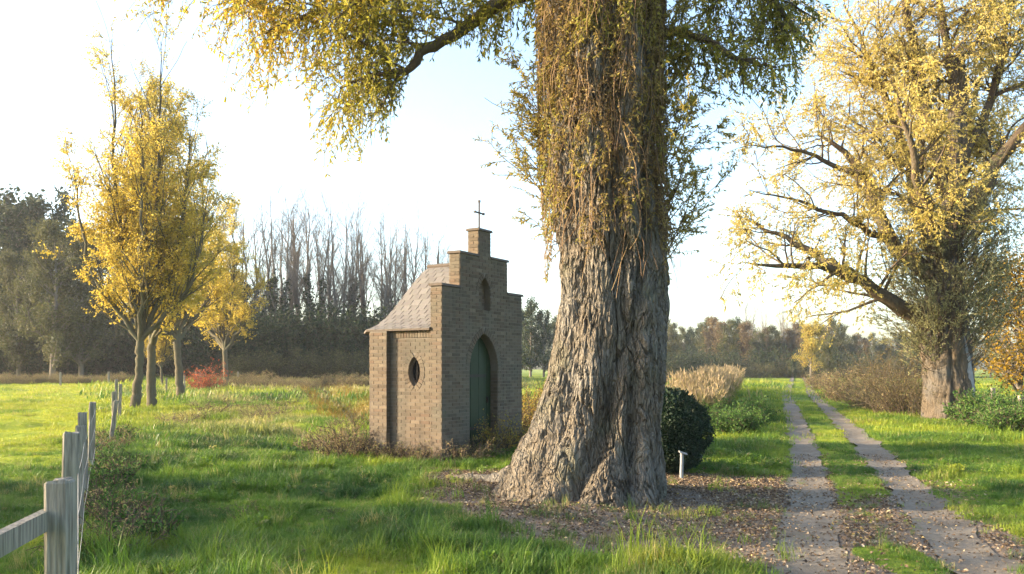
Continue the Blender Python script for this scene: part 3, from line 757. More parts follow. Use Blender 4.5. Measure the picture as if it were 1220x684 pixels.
def strands(P, R, n, L, rngs, down, nleaf, mbl, size, acol, t0=.05, lim=True, ang=(30, 80)):
    p, D, _, r = kids(P, R, n, rngs, t0, 1, ang)
    S, SR = grow(p, D, rngs.uniform(L[0], L[1], n), 9, rngs, .19, (0, 0, down), .0045, .002)
    if lim:
        bad = np.maximum.accumulate(limit(S, True), axis=1)
        for i in range(1, 9): S[:, i] = np.where(bad[:, i][:, None], S[:, i - 1] + np.array([0, 0, -.002]), S[:, i])
    tubes(twig, S, SR, 3)
    ii = np.repeat(np.arange(n), nleaf); t = rngs.random(len(ii))
    q, T, _ = samp(S, SR, ii, t)
    seglen = np.linalg.norm(np.diff(S, axis=1), axis=2).sum(1)
    keep = rngs.random(len(ii)) < np.clip(seglen[ii] / L[1] * 1.3, .15, 1)
    if lim:
        keep &= np.linalg.norm(np.diff(S, axis=1), axis=2)[ii, np.minimum((t * 8).astype(int), 7)] > .005
    q, T = q[keep], T[keep]; m = len(q)
    D2 = T * .5 + rngs.normal(size=(m, 3)) * .6 + np.array([0, 0, -.4])
    g = q + TREE0
    av = acol(g, m, rngs, ii[keep])
    leaves(mbl, q, D2, size, .34, rngs, av)
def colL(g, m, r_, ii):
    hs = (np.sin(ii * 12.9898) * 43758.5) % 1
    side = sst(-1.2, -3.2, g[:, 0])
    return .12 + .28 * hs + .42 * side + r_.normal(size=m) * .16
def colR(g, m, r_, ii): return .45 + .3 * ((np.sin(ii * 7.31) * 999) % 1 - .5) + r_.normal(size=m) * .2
# branchlets from the low limbs, then hanging strands
p, D, L, r = kids(LP[:3], LR[:3], 46, rng, .25, 1, (35, 80), (.22, .42), .3, .5)
B1, B1R = grow(p, D, np.clip(L, .4, 1.3), 8, rng, .16, (0, 0, -.02), .018, .006); tubes(twig, B1, B1R, 4)
bm1 = limit(B1, False)
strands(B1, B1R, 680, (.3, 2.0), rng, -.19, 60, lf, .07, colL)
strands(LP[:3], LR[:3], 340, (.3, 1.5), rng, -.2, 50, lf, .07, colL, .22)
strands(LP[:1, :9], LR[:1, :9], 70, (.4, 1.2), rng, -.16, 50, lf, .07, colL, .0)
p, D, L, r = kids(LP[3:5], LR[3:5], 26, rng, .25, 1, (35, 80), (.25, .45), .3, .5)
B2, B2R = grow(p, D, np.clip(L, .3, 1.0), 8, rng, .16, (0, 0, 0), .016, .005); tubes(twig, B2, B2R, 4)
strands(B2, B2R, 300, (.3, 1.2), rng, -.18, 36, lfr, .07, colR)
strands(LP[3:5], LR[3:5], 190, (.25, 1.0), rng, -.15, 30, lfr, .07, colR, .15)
# crown above
p, D, L, r = kids(LP[5:], LR[5:], 90, rng, .25, 1, (30, 65), (.4, .6), .4, .5, .2)
U1, U1R = grow(p, D, L, 8, rng, .14, (0, 0, .04), r, .012); tubes(twig, U1, U1R, 5)
strands(U1, U1R, 520, (.5, 1.3), rng, -.1, 26, lf, .085, colL, .1, False)
# curtain of withered shoots hanging down the upper trunk
n = 1150
tt = rng.uniform(-2.0, 2.0, n); zs = 3.2 + 3.7 * rng.random(n) ** .62 + .25 * np.sin(tt * 5); rr_ = trunk_r(tt, zs) + .03
S0 = np.stack([rr_ * np.sin(tt), -rr_ * np.cos(tt), zs], 1); N0 = np.stack([np.sin(tt), -np.cos(tt), np.zeros(n)], 1)
S, SR = grow(S0, N0 * .9 + np.array([0, 0, .25]) + rng.normal(size=(n, 3)) * .4, rng.uniform(.15, .7, n), 9, rng, .2, (0, 0, -.33), .006, .003)
# keep them against the bark
for i in range(1, 9):
    aa = np.arctan2(S[:, i, 0], -S[:, i, 1]); rad = np.hypot(S[:, i, 0], S[:, i, 1]); lo_ = trunk_r(aa, S[:, i, 2]) + .02 + .04 * rng.random(n)
    rad2 = np.clip(rad, lo_, lo_ + .07 + .09 * (i / 8)); S[:, i, 0] *= rad2 / rad; S[:, i, 1] *= rad2 / rad
tw2 = MB(); tubes(tw2, S, SR, 3)
n2_ = 620; t2 = rng.uniform(-1.9, 1.9, n2_); z2 = rng.uniform(3.3, 6.9, n2_); r2_ = trunk_r(t2, z2) + .04      # bare brown shoots up and down the bark
bs = np.stack([r2_ * np.sin(t2), -r2_ * np.cos(t2), z2], 1)
bp, br_ = grow(bs, np.stack([np.sin(t2) * .35, -np.cos(t2) * .35, rng.choice([-1, 1, -1], n2_)], 1) + rng.normal(size=(n2_, 3)) * .15, rng.uniform(.3, 1.1, n2_), 6, rng, .11, (0, 0, 0), .005, .003)
for i in range(1, 6):
    aa = np.arctan2(bp[:, i, 0], -bp[:, i, 1]); rad = np.hypot(bp[:, i, 0], bp[:, i, 1]); lo_ = trunk_r(aa, bp[:, i, 2]) + .05; rad2 = np.clip(rad, lo_, lo_ + .16); bp[:, i, 0] *= rad2 / rad; bp[:, i, 1] *= rad2 / rad
bare_sh = MB(); tubes(bare_sh, bp, br_, 3, rng.random(n2_)); bare_sh.obj('bare_shoot', leaf_mat('shoot_bark', [(0, (.07, .045, .025)), (.5, (.17, .10, .05)), (1, (.27, .18, .08))], .05), big)
ii = np.repeat(np.arange(n), 26); q, T, _ = samp(S, SR, ii, rng.random(len(ii))); m = len(ii)
hs = (np.sin(np.arange(n) * 12.9898) * 43758.5) % 1
zone = .5 + .5 * fbm(S0[:, 0] * 1.4, S0[:, 1] * 1.4, S0[:, 2] * 1.2, 2, 91)
curt = MB(); leaves(curt, q, T * .6 + rng.normal(size=(m, 3)) * .7 + np.array([0, 0, -.2]),  .06, .32, rng, (.05 + .38 * hs + .75 * zone - .1)[ii] * .9 + rng.normal(size=m) * .12)
# free shoots standing off both sides of the trunk
def side_shoots(n, t_rng, z_rng, L, out, mbl, size, nleaf, colf, upb):
    t_ = rng.uniform(*t_rng, n); z_ = rng.uniform(*z_rng, n); r_ = trunk_r(t_, z_)
    s0 = np.stack([r_ * np.sin(t_), -r_ * np.cos(t_), z_], 1); d0 = np.stack([np.sin(t_) * out, -np.cos(t_) * out, np.full(n, upb)], 1)
    S, SR = grow(s0, d0 + rng.normal(size=(n, 3)) * .25, rng.uniform(*L, n), 10, rng, .1, (0, 0, .05), .008, .003)
    tubes(tw2, S, SR, 4)
    p, D, LL, r = kids(S, SR, n * 7, rng, .25, 1, (25, 60), (.25, .5), .4, .6)
    C, CR = grow(p, D, LL, 4, rng, .12, (0, 0, -.02), .004, .002); tubes(tw2, C, CR, 3)
    ii = np.repeat(np.arange(len(C)), nleaf); q, T, _ = samp(C, CR, ii, rng.random(len(ii)))
    leaves(mbl, q, T * .5 + rng.normal(size=q.shape) * .5 + np.array([0, 0, -.25]), size, .28, rng, colf(q + TREE0, len(q), rng, ii))
cg = lambda g, m, r_, ii: .55 + r_.normal(size=m) * .25
shl = MB()
side_shoots(26, (-2.2, -1.5), (3.0, 5.2), (.6, 1.35), .55, shl, .062, 24, cg, .75)
side_shoots(46, (1.0, 1.9), (2.6, 5.6), (.6, 1.5), .5, shl, .062, 24, cg, .8)
twig.obj('twig', M['limb'], big); tw2.obj('shoot', M['limb'], big)
lf.obj('foliage', M['willow'], big); lfr.obj('foliage', M['oliveleaf'], big); curt.obj('withered_foliage', M['curtain'], big); shl.obj('sprout_foliage', M['goldpale'], big)

# ------------------------------------------------------------------ fence beside the pasture
random.seed(9)
def post_mesh(h, w, lean=(0, 0), chamfer=.012, seed=0, roundp=False):
    r = random.Random(seed); mb = MB(); k = 10 if roundp else 8; n = 9
    if roundp: prof2 = [(math.cos(a) * w / 2, math.sin(a) * w / 2) for a in np.arange(k) * 2 * math.pi / k]
    else:
        c = chamfer; hw = w / 2; prof2 = [(hw, -hw + c), (hw, hw - c), (hw - c, hw), (-hw + c, hw), (-hw, hw - c), (-hw, -hw + c), (-hw + c, -hw), (hw - c, -hw)]
    zs_ = np.concatenate([np.linspace(-.3, h - .012, n - 1), [h]])
    V = []
    for i, z in enumerate(zs_):
        s = (1 + r.uniform(-.025, .025)) * (.9 if i == n - 1 else 1)
        for j, (x, y) in enumerate(prof2):
            V.append((x * s + lean[0] * z + r.uniform(-.002, .002), y * s + lean[1] * z + r.uniform(-.002, .002), z + (r.uniform(-.012, .006) if i == n - 1 else 0)))
    ix = np.arange(n * k).reshape(n, k)
    q = np.stack([ix[:-1], np.roll(ix, -1, 1)[:-1], np.roll(ix, -1, 1)[1:], ix[1:]], -1).reshape(-1, 4)
    V.append((lean[0] * h, lean[1] * h, h - .004))
    T = [[(n - 1) * k + i, (n - 1) * k + (i + 1) % k, n * k] for i in range(k)]
    return mb.add(np.array(V), q, T)
fence = empty('pasture_fence', (0, 0, 0)); tag(fence, 'weathered grey post and wire fence along the bright green pasture', 'fence')
FP = [(-1.30, 1.25, 1.2, .12, 0), (-1.75, 3.25, 1.20, .09, 0), (-2.81, 5.3, 1.21, .095, .02), (-4.12, 7.95, 1.11, .09, .03), (-5.33, 10.45, 1.10, .10, -.015), (-6.62, 13.2, 1.06, .10, .02), (-8.62, 18.0, 1.0, .085, .12), (-10.2, 21.5, 1.1, .1, 0), (-12.4, 26.5, 1.1, .1, .03), (-14.9, 31.6, 1.15, .1, 0), (-16.6, 37.0, 1.1, .1, .04), (-18.4, 43, 1.1, .1, 0), (-20.6, 50, 1.15, .1, .02), (-22.6, 58, 1.15, .1, -.03), (-24.5, 66, 1.1, .1, 0)]
for i, (x, y, h, w, ln) in enumerate(FP):
    o = post_mesh(h, w, (ln, 0), seed=i).obj('post', M['wood'], fence); o.location = (x, y, float(ground_z(x, y))); o.rotation_euler = (0, 0, (.42 + .15 * math.sin(i * 3.1)) if i != 1 else .18)
def wires(par, pts, hs, nm='wire'):
    for h in hs:
        m = MB()
        for (a, b) in zip(pts[:-1], pts[1:]):
            A = np.array([a[0] + .07, a[1], float(ground_z(a[0], a[1])) + h]); B = np.array([b[0] + .07, b[1], float(ground_z(b[0], b[1])) + h])
            t = np.linspace(0, 1, 7)[:, None]; P = A * (1 - t) + B * t; P[:, 2] -= .035 * np.sin(np.pi * t[:, 0])
            tubes(m, P[None], np.full((1, 7), .0018), 4)
        m.obj(nm, M['wire'], par)
wires(fence, FP[1:12], (.35, .68, .95))
# the rail towards the camera side
A = np.array([FP[1][0] - .045, FP[1][1] - .03, 1.02]); B = np.array([FP[0][0] - .05, FP[0][1], 1.02])
d = nrm(B - A); s_ = np.array([d[1], -d[0], 0]); u_ = np.array([0, 0, 1.])
V = [c + s_ * a * .018 + u_ * b * .038 for c in (A - d * .03, A * .5 + B * .5 + u_ * .006, B) for a, b in ((-1, -1), (1, -1), (1, 1), (-1, 1))]
q = [[i * 4 + j, i * 4 + (j + 1) % 4, (i + 1) * 4 + (j + 1) % 4, (i + 1) * 4 + j] for i in range(2) for j in range(4)] + [[0, 3, 2, 1], [8, 9, 10, 11]]
rail = MB().add(np.array(V), q).obj('rail', M['wood'], fence)
far_f = empty('far_fence'); tag(far_f, 'low row of pale posts at the back of the pasture before the wood', 'fence')
FF = [(-47, 66), (-43, 68.5), (-38.2, 71), (-34.6, 72), (-31, 72.5), (-27.5, 73), (-24, 73.5)]
for i, (x, y) in enumerate(FF):
    o = post_mesh(1.15, .14, (0, 0), seed=30 + i).obj('post', M['wood'], far_f); o.location = (x, y, float(ground_z(x, y)))
wires(far_f, FF, (.9,))
for i, (px_, py_, d, h, lab) in enumerate(((1217, 476, 24, .85, 'square pale wooden post beside the nettle mound'), (1183, 472, 37, .8, 'small pale post behind the nettle mound'))):
    p = at(px_, py_, d); o = post_mesh(h, .15, (0, 0), seed=50 + i).obj('marker_post', M['wood']); o.location = (p[0], p[1], float(ground_z(p[0], p[1]))); tag(o, lab, 'post')

# ------------------------------------------------------------------ generic trees
def assemble(name, label, cat, wood_me, leaf_me, loc, rz=0, sc=1.0, group=None, leafname='crown'):
    o = empty(name, loc, rz, sc); tag(o, label, cat, group)
    if wood_me: link('trunk', wood_me, o)
    if leaf_me: link(leafname, leaf_me, o)
    return o
def young_tree(seed, H=13.0, n1=34, n3=2600, nleaf=13, fork=2.6, lsize=.10):
    r = np.random.default_rng(seed); wd, lv = MB(), MB()
    tr = poly([(0, 0, -.3, .22), (.05, 0, .3, .18), (.16, .05, 1.4, .15), (.22, 0, fork, .15)], 22)
    stems = []
    for dx, dy, hh in ((-1.0, .2, H), (.75, -.2, H * .98), (.1, .8, H * .84), (1.5, .3, H * .76), (-1.9, -.4, H * .64), (.6, -1.2, H * .7), (2.3, -.3, H * .58)):
        st = tr[-1, :3]; e = np.array([st[0] + dx * 1.2, dy * 1.3, hh]); mid = st + (e - st) * .4 + np.array([dx * .45, dy * .4, 0])
        s = poly([(*st, .11), (*(st + (mid - st) * .5), .085), (*mid, .065), (*(mid * .4 + e * .6), .04), (*e, .012)], 16)
        s[1:-1, :3] += r.normal(size=(14, 3)) * .05; stems.append(s)
    tr[2:-1, :2] += r.normal(size=(19, 2)) * .014; tr[:, 3] *= 1 + .05 * r.normal(size=22)
    tubes(wd, tr[None, :, :3], tr[None, :, 3], 11)
    ST = np.array([s[:, :3] for s in stems]); SR = np.array([s[:, 3] for s in stems]); tubes(wd, ST, SR, 7)
    p, D, L, rr = kids(ST, SR, n1 * 5, r, .03, .98, (18, 44), (.19, .34), .34, .5, .10)
    P1, R1 = grow(p, D, L, 9, r, .09, (0, 0, .06), rr, .008); tubes(wd, P1, R1, 5)
    p, D, L, rr = kids(P1, R1, n1 * 14, r, .15, 1, (25, 60), (.3, .5), .4, .6)
    P2, R2 = grow(p, D, L, 6, r, .12, (0, 0, .03), rr * .7, .005); tubes(wd, P2, R2, 3)
    p, D, L, rr = kids(np.concatenate([P2]), R2, n3, r, .1, 1, (20, 60), (.35, .7), .3, .6)
    P3, R3 = grow(p, D, np.clip(L * 1.3, .5, 1.5), 3, r, .12, (0, 0, .10), .004, .002); tubes(wd, P3, R3, 3)
    zc = P3[:, 0, 2]; dens = 1 - .35 * sst(H * .5, H * .95, zc)
    ii = np.repeat(np.arange(len(P3)), nleaf); ii = ii[r.random(len(ii)) < dens[ii]]
    q, T, _ = samp(P3, R3, ii, r.random(len(ii))); zq = q[:, 2]
    leaves(lv, q, T * .5 + r.normal(size=q.shape) * .5 + np.array([0, 0, -.3]), lsize, .55, r, .45 + .25 * sst(H * .4, H * .8, zq) + r.normal(size=len(q)) * .28)
    return wd.mesh('young_wood', M['youngbark'], True), lv.mesh('young_leaf', M['gold'])
YA = young_tree(11, 14.2, 36, 6400, 11, 2.6, .076); YB = young_tree(23, 11.4, 30, 4600, 11, 2.4, .088)
GY = 'row of golden young trees along the fence'
def gz(x, y): return float(ground_z(x, y))
for (px_, d, me, rz, sc, lab) in (
        (160, 32.0, YA, 0.0, 1.0, 'tall golden tree with a forked stem, first in the row along the pasture fence'),
        (181, 34.2, YB, 1.9, 1.12, 'golden tree with a dark trunk, second in the row along the pasture fence'),
        (216, 47.0, YB, 4.0, 1.3, 'golden tree with a straight trunk, third in the row along the pasture fence'),
        (271, 66.0, YB, 2.6, 1.25, 'slim golden tree with a thin pale trunk right of the red bush'),
        (194, 69.0, YA, 3.3, .62, 'small thin golden tree far back behind the fence row')):
    x = (px_ - 610) * d / FPX
    assemble('golden_tree', lab, 'tree', me[0], me[1], (x, d, gz(x, d)), rz, sc, GY)
# low golden trees of the same kind further along the fence, whose shade falls across the foreground
for i, (x, y, sc, rz) in enumerate(((-17, 3.0, .50, 1), (-15.5, 7.2, .46, 2.2), (-17.5, 10.8, .50, 3.1), (-26, -1, .7, .4), (-20, -3, .6, 2), (-14, 8.2, .40, 4), (-22, 9, .58, .2), (-38, 1.8, 1.1, 3.6))):
    assemble('golden_tree', 'low golden tree beside the pasture fence on the sunny side', 'tree', YB[0], YB[1], (x, y, gz(x, y)), rz, sc, 'low golden trees shading the foreground')

# ------------------------------------------------------------------ the old willow across the track
rng = np.random.default_rng(42)
WD = 26.7; WX = (1130 - 610) * WD / FPX; W0 = np.array([WX, WD, 0.0])
wil = empty('split_willow_tree', (WX, WD, gz(WX, WD))); tag(wil, 'big old yellow-leaved willow with a split trunk standing across the wheel tracks', 'tree')
def V_(px_, py_, dd=0.0): return at(px_, py_, WD + dd) * np.array([1, 1, 1]) - W0
tk = poly([(-.05, 0, -.3, .82), (0, 0, .2, .75), (.0, 0, 1.0, .71), (-.1, 0, 2.2, .66), (-.15, 0, 3.2, .64), (-.1, 0, 4.4, .52), (.1, .1, 6.0, .36), (.3, .1, 8.0, .28), (.35, .1, 10.2, .22), (.38, .1, 11.6, .16)], 110)
nth2 = 130; tt = np.arange(nth2) * 2 * math.pi / nth2
TH, ZI = np.meshgrid(tt, np.arange(110)); c_ = tk[ZI]; r_ = c_[..., 3] * (1 - .16 * np.exp(-(((TH - .55 + .06 * c_[..., 2]) % 6.283) / .16) ** 2) - .12 * np.exp(-(((TH - 5.9) % 6.283) / .2) ** 2))
xb, yb = r_ * np.sin(TH), -r_ * np.cos(TH)
r2 = r_ + 1.3 * bark(xb * .75, yb * .75, c_[..., 2] * .75) + .06 * fbm(xb * 1.2, yb * 1.2, c_[..., 2] * .9, 3, 81)
V = np.stack([c_[..., 0] + r2 * np.sin(TH), c_[..., 1] - r2 * np.cos(TH), c_[..., 2]], -1)
ix = np.arange(110 * nth2).reshape(110, nth2); q = np.stack([ix[:-1], np.roll(ix, -1, 1)[:-1], np.roll(ix, -1, 1)[1:], ix[1:]], -1).reshape(-1, 4)
mb = MB().add(V.reshape(-1, 3), q); top = V[-1].mean(0); mb.add(np.concatenate([V[-1], [top + [0, 0, .25]]]), T=[[i, (i + 1) % nth2, nth2] for i in range(nth2)])
mb.obj('trunk', M['barkright'], wil, smooth=True)
# bleached stripped wood on the right of the split
mb = MB(); sl = poly([(.34, -.56, -.1, .20), (.33, -.54, .8, .22), (.26, -.50, 1.8, .18), (.15, -.46, 2.8, .08)], 16); tubes(mb, sl[None, :, :3], sl[None, :, 3] * (1 + .06 * rng.normal(size=(1, 16))), 10)
mb.obj('stripped_wood', simple('bleached_wood', (.27, .26, .255), .85, .2, 0, 9, .35), wil, smooth=True)
wl_ = [
    [(*V_(1105, 385), .33), (*V_(1060, 358, -.3), .22), (*V_(1010, 326, -.8), .155), (*V_(965, 312, -1.3), .10), (*V_(915, 322, -1.6), .06), (*V_(885, 312, -1.8), .012)],
    [(*V_(1010, 326, -.8), .16), (*V_(970, 300, -.4), .12), (*V_(930, 280, .2), .07), (*V_(890, 262, .4), .03)],
    [(*V_(1035, 215, .8), .11), (*V_(985, 190, .2), .07), (*V_(925, 172, -.3), .035), (*V_(882, 176, -.5), .01)],
    [(*V_(1060, 290, .5), .12), (*V_(1005, 258, -.2), .08), (*V_(945, 236, -.6), .04), (*V_(892, 226, -.8), .01)],
    [(*V_(1145, 200), .16), (*V_(1185, 110, .6), .12), (*V_(1200, 30, .9), .07), (*V_(1210, -40, 1), .03)],
    [(*V_(1110, 330), .30), (*V_(1060, 290, .5), .22), (*V_(1035, 215, .8), .17), (*V_(1010, 180, .9), .10), (*V_(975, 160, 1), .04)],
    [(*V_(1120, 320, .3), .26), (*V_(1090, 240, 1), .20), (*V_(1070, 150, 1.4), .14), (*V_(1030, 60, 1.6), .08), (*V_(1005, 5, 1.7), .03)],
    [(*V_(1145, 270), .30), (*V_(1175, 215, -.2), .24), (*V_(1205, 168, -.3), .18), (*V_(1250, 120, -.3), .11), (*V_(1290, 60, -.3), .05)],
    [(*V_(1125, 230, .2), .24), (*V_(1100, 120, .4), .18), (*V_(1080, 20, .5), .12), (*V_(1065, -70, .5), .04)],
    [(*V_(1140, 180, 0), .2), (*V_(1135, 90, .8), .15), (*V_(1120, 0, 1.2), .10), (*V_(1110, -90, 1.4), .04)],
    [(*V_(1130, 300, 0), .22), (*V_(1130, 260, 2.0), .18), (*V_(1150, 170, 3.6), .12), (*V_(1170, 80, 4.4), .05)],
    [(*V_(1130, 310, 0), .2), (*V_(1110, 270, -1.6), .15), (*V_(1090, 190, -2.8), .10), (*V_(1070, 110, -3.2), .04)],
]
wl_ = [poly(np.array(l), 14) for l in wl_]
tw, wlf, gsh = MB(), MB(), MB()
for l in wl_:
    m = MB(); w_ = l[:, :3].copy(); w_[1:-1] += rng.normal(size=(12, 3)) * .05; tubes(m, w_[None], l[None, :, 3], 9); m.obj('branch', M['limb'], wil, smooth=True)
LP = np.array([l[:, :3] for l in wl_]); LR = np.array([l[:, 3] for l in wl_])
p, D, L, r = kids(LP, LR, 240, rng, .22, 1, (30, 75), (.26, .46), .35, .45, .15)
P1, R1 = grow(p, D, L, 9, rng, .14, (0, 0, .02), np.minimum(r, .06), .012); tubes(tw, P1, R1, 5)
p, D, L, r = kids(P1, R1, 1400, rng, .15, 1, (25, 65), (.35, .6), .3, .6)
P2, R2 = grow(p, D, L, 6, rng, .14, (0, 0, -.03), np.minimum(r, .02), .006); tubes(tw, P2, R2, 3)
p, D, L, r = kids(P2, R2, 6400, rng, .1, 1, (25, 70), (.5, .9), .2, .6)
pb, Db, Lb, _ = kids(P1, R1, 1500, rng, .15, 1, (30, 80), (.3, .5), .2, .6); p, D, L = np.concatenate([p, pb]), np.concatenate([D, Db]), np.concatenate([L, Lb])
P3, R3 = grow(p, D, np.clip(L * 1.25, .45, 1.2), 4, rng, .14, (0, 0, -.10), .004, .002); tubes(tw, P3[:3200], R3[:3200], 3)
ii = np.repeat(np.arange(len(P3)), 25); q, T, _ = samp(P3, R3, ii, rng.random(len(ii)))
cl = (np.sin(np.arange(len(P3)) * 3.77) * 777) % 1
leaves(wlf, q, T * .5 + rng.normal(size=q.shape) * .45 + np.array([0, 0, -.4]), .088, .36, rng, .38 + .3 * cl[ii] + .2 * sst(2, 8, q[:, 2]) * 1 + rng.normal(size=len(q)) * .22)
# ball of grey-green sprouts round the head of the trunk
n = 520; th_ = rng.uniform(0, 6.283, n); z_ = rng.uniform(1.5, 6.2, n); cx_ = np.interp(z_, tk[:, 2], tk[:, 0]); rr = np.interp(z_, tk[:, 2], tk[:, 3])
s0 = np.stack([cx_ + rr * np.sin(th_), -rr * np.cos(th_), z_], 1)
S, SR = grow(s0, np.stack([np.sin(th_) * .7, -np.cos(th_) * .7, np.full(n, .8)], 1) + rng.normal(size=(n, 3)) * .2, rng.uniform(.8, 2.5, n), 6, rng, .08, (0, 0, .03), .012, .004)
tubes(tw, S, SR, 4)
p, D, L, r = kids(S, SR, n * 5, rng, .25, 1, (20, 50), (.25, .45), .4, .6); C, CR = grow(p, D, L, 3, rng, .1, (0, 0, 0), .006, .003); tubes(tw, C, CR, 3)
ii = np.repeat(np.arange(len(C)), 20); q, T, _ = samp(C, CR, ii, rng.random(len(ii))); leaves(gsh, q, T * .7 + rng.normal(size=q.shape) * .4, .085, .3, rng, .5 + rng.normal(size=len(q)) * .25)
tw.obj('twig', M['limb'], wil); wlf.obj('foliage', leaf_mat('yellow_willow_leaf', [(0, (.22, .21, .05)), (.4, (.40, .34, .08)), (.75, (.58, .46, .13)), (1, (.64, .53, .21))], .5), wil); gsh.obj('sprout_foliage', M['greygreen'], wil)

# ------------------------------------------------------------------ background trees
def bare_tree(seed, H=20, spread=.28, n1=15, n2=105, n3=900, ivy=0.0):
    r = np.random.default_rng(seed); wd, lv = MB(), MB()
    stems = []
    for k in range(r.integers(1, 4)):
        a = r.uniform(0, 6.28); o = r.uniform(.0, .5) if k else 0; h = H * r.uniform(.85, 1.0)
        pts = [(math.cos(a) * o, math.sin(a) * o, -.3, .24), (math.cos(a) * (o + .2), math.sin(a) * (o + .2), h * .2, .2), (math.cos(a) * (o + .7), math.sin(a) * (o + .7), h * .55, .12), (math.cos(a) * (o + 1.3 * r.uniform(.3, 1.6)), math.sin(a) * (o + 1.2), h, .02)]
        s = poly(pts, 14); s[1:-1, :2] += r.normal(size=(12, 2)) * .07; stems.append(s)
    P0 = np.array([s[:, :3] for s in stems]); R0 = np.array([s[:, 3] for s in stems]); tubes(wd, P0, R0, 7)
    p, D, L, rr = kids(P0, R0, n1 * len(stems), r, .22, .97, (22, 48), (.28, .46), .62, .5, .15)
    P1, R1 = grow(p, D, L, 9, r, .07, (0, 0, .07), rr, .016); tubes(wd, P1, R1, 4)
    p, D, L, rr = kids(P1, R1, n2 * len(stems), r, .15, 1, (20, 45), (.3, .5), .4, .55)
    P2, R2 = grow(p, D, L, 6, r, .08, (0, 0, .05), rr * .8, .010); tubes(wd, P2, R2, 3)
    p, D, L, rr = kids(P2, R2, n3, r, .15, 1, (20, 45), (.4, .7), .4, .55)
    P3, R3 = grow(p, D, L, 4, r, .08, (0, 0, .03), .009, .005); tubes(wd, P3, R3, 3)
    if ivy:
        n = int(5000 * ivy); i = r.integers(0, len(P0), n); t = r.random(n) ** 1.3 * .58; q, T, rad = samp(P0, R0, i, t)
        o = nrm(r.normal(size=(n, 3))) * (rad + .75 * r.random(n) * (1.1 - t))[:, None]
        leaves(lv, q + o, r.normal(size=(n, 3)), .30, .8, r)
    else: lv = None
    return wd.mesh('bare_wood', M['bare']), (lv.mesh('ivy', M['darkleaf']) if lv else None)
def leafy_tree(seed, mat, H=14, W_=4.5, n=9000, lsize=.30, low=.18, trunk=.28, oval=1.0):
    r = np.random.default_rng(seed); wd, lv = MB(), MB()
    tr = poly([(0, 0, -.3, trunk), (.1, 0, H * .2, trunk * .8), (r.normal() * .3, r.normal() * .3, H * .6, trunk * .45), (r.normal() * .4, 0, H * .95, .03)], 12)
    tubes(wd, tr[None, :, :3], tr[None, :, 3], 8)
    p, D, L, rr = kids(tr[None, :, :3], tr[None, :, 3], 46, r, low, .97, (35, 75), (.24, .4), .45, .5, .15)
    L = L * (W_ / H) * 3.0
    P1, R1 = grow(p, D, L, 8, r, .11, (0, 0, .05), rr, .02); tubes(wd, P1, R1, 5)
    p, D, L, rr = kids(P1, R1, 420, r, .2, 1, (25, 70), (.3, .5), .3, .5)
    P2, R2 = grow(p, D, L, 5, r, .12, (0, 0, 0), rr * .7, .01); tubes(wd, P2, R2, 3)
    ii = r.integers(0, len(P2), n); q, T, _ = samp(P2, R2, ii, r.random(n)); q = q + r.normal(size=q.shape) * W_ * .06
    tone = (np.sin(np.arange(len(P2)) * 5.13) * 311) % 1
    leaves(lv, q, r.normal(size=(n, 3)) + np.array([0, 0, -.3]), lsize, .6, r, .2 + .4 * tone[ii] + .35 * r.random(n))
    return wd.mesh('wood', M['bare'], True), lv.mesh('leaf', mat)
def shrub(seed, mat, Wd=1.6, H=1.6, n=2600, lsize=.10, stems=60, wr=.5):
    r = np.random.default_rng(seed); wd, lv = MB(), MB()
    a = r.uniform(0, 6.283, stems); rd = np.sqrt(r.random(stems)) * Wd * .45
    s0 = np.stack([np.cos(a) * rd, np.sin(a) * rd, np.full(stems, -.1)], 1)
    S, SR = grow(s0, np.stack([np.cos(a) * .45, np.sin(a) * .45, np.ones(stems)], 1) + r.normal(size=(stems, 3)) * .25, H * r.uniform(.55, 1.15, stems), 7, r, .13, (0, 0, -.02), .012, .004)
    tubes(wd, S, SR, 3)
    p, D, L, rr = kids(S, SR, stems * 5, r, .2, 1, (25, 65), (.25, .45), .3, .6); C, CR = grow(p, D, L, 5, r, .12, (0, 0, 0), .006, .003); tubes(wd, C, CR, 3)
    ii = r.integers(0, len(C), n); q, T, _ = samp(C, CR, ii, r.random(n)); leaves(lv, q + r.normal(size=q.shape) * .02 * Wd, T * .4 + r.normal(size=q.shape) * .5, lsize, wr, r)
    return wd.mesh('stem', M['limb']), lv.mesh('shrub_leaf', mat)
random.seed(21); SHQ = []
BT = [bare_tree(s, ivy=iv) for s, iv in ((1, 0), (2, .55), (3, 0), (4, .4), (5, 0))]
GB = 'bare trees behind the chapel'
for i, (px_, top, d, k) in enumerate(((296, 262, 104, 3), (312, 245, 112, 0), (330, 236, 100, 1), (343, 250, 118, 2), (358, 238, 110, 4), (374, 244, 102, 3), (389, 247, 116, 0), (402, 243, 104, 2), (418, 250, 108, 1), (436, 256, 114, 4),
                                     (452, 250, 104, 0), (468, 258, 112, 2), (484, 262, 106, 4), (500, 268, 110, 0), (515, 276, 108, 2), (528, 292, 118, 4))):
    x = (px_ - 610) * d / FPX; h = 1.6 + (HOR - top) * d / FPX
    assemble('bare_tree', 'bare leafless tree with dark ivy up its lower trunk, wood edge behind chapel' if k in (1, 3) else 'bare leafless tree with fanned grey twigs in the wood edge behind the chapel', 'tree',
             BT[k][0], BT[k][1], (x, d, gz(x, d)), i * 1.3, h / 20, GB + (' with ivy' if k in (1, 3) else ''), 'ivy')
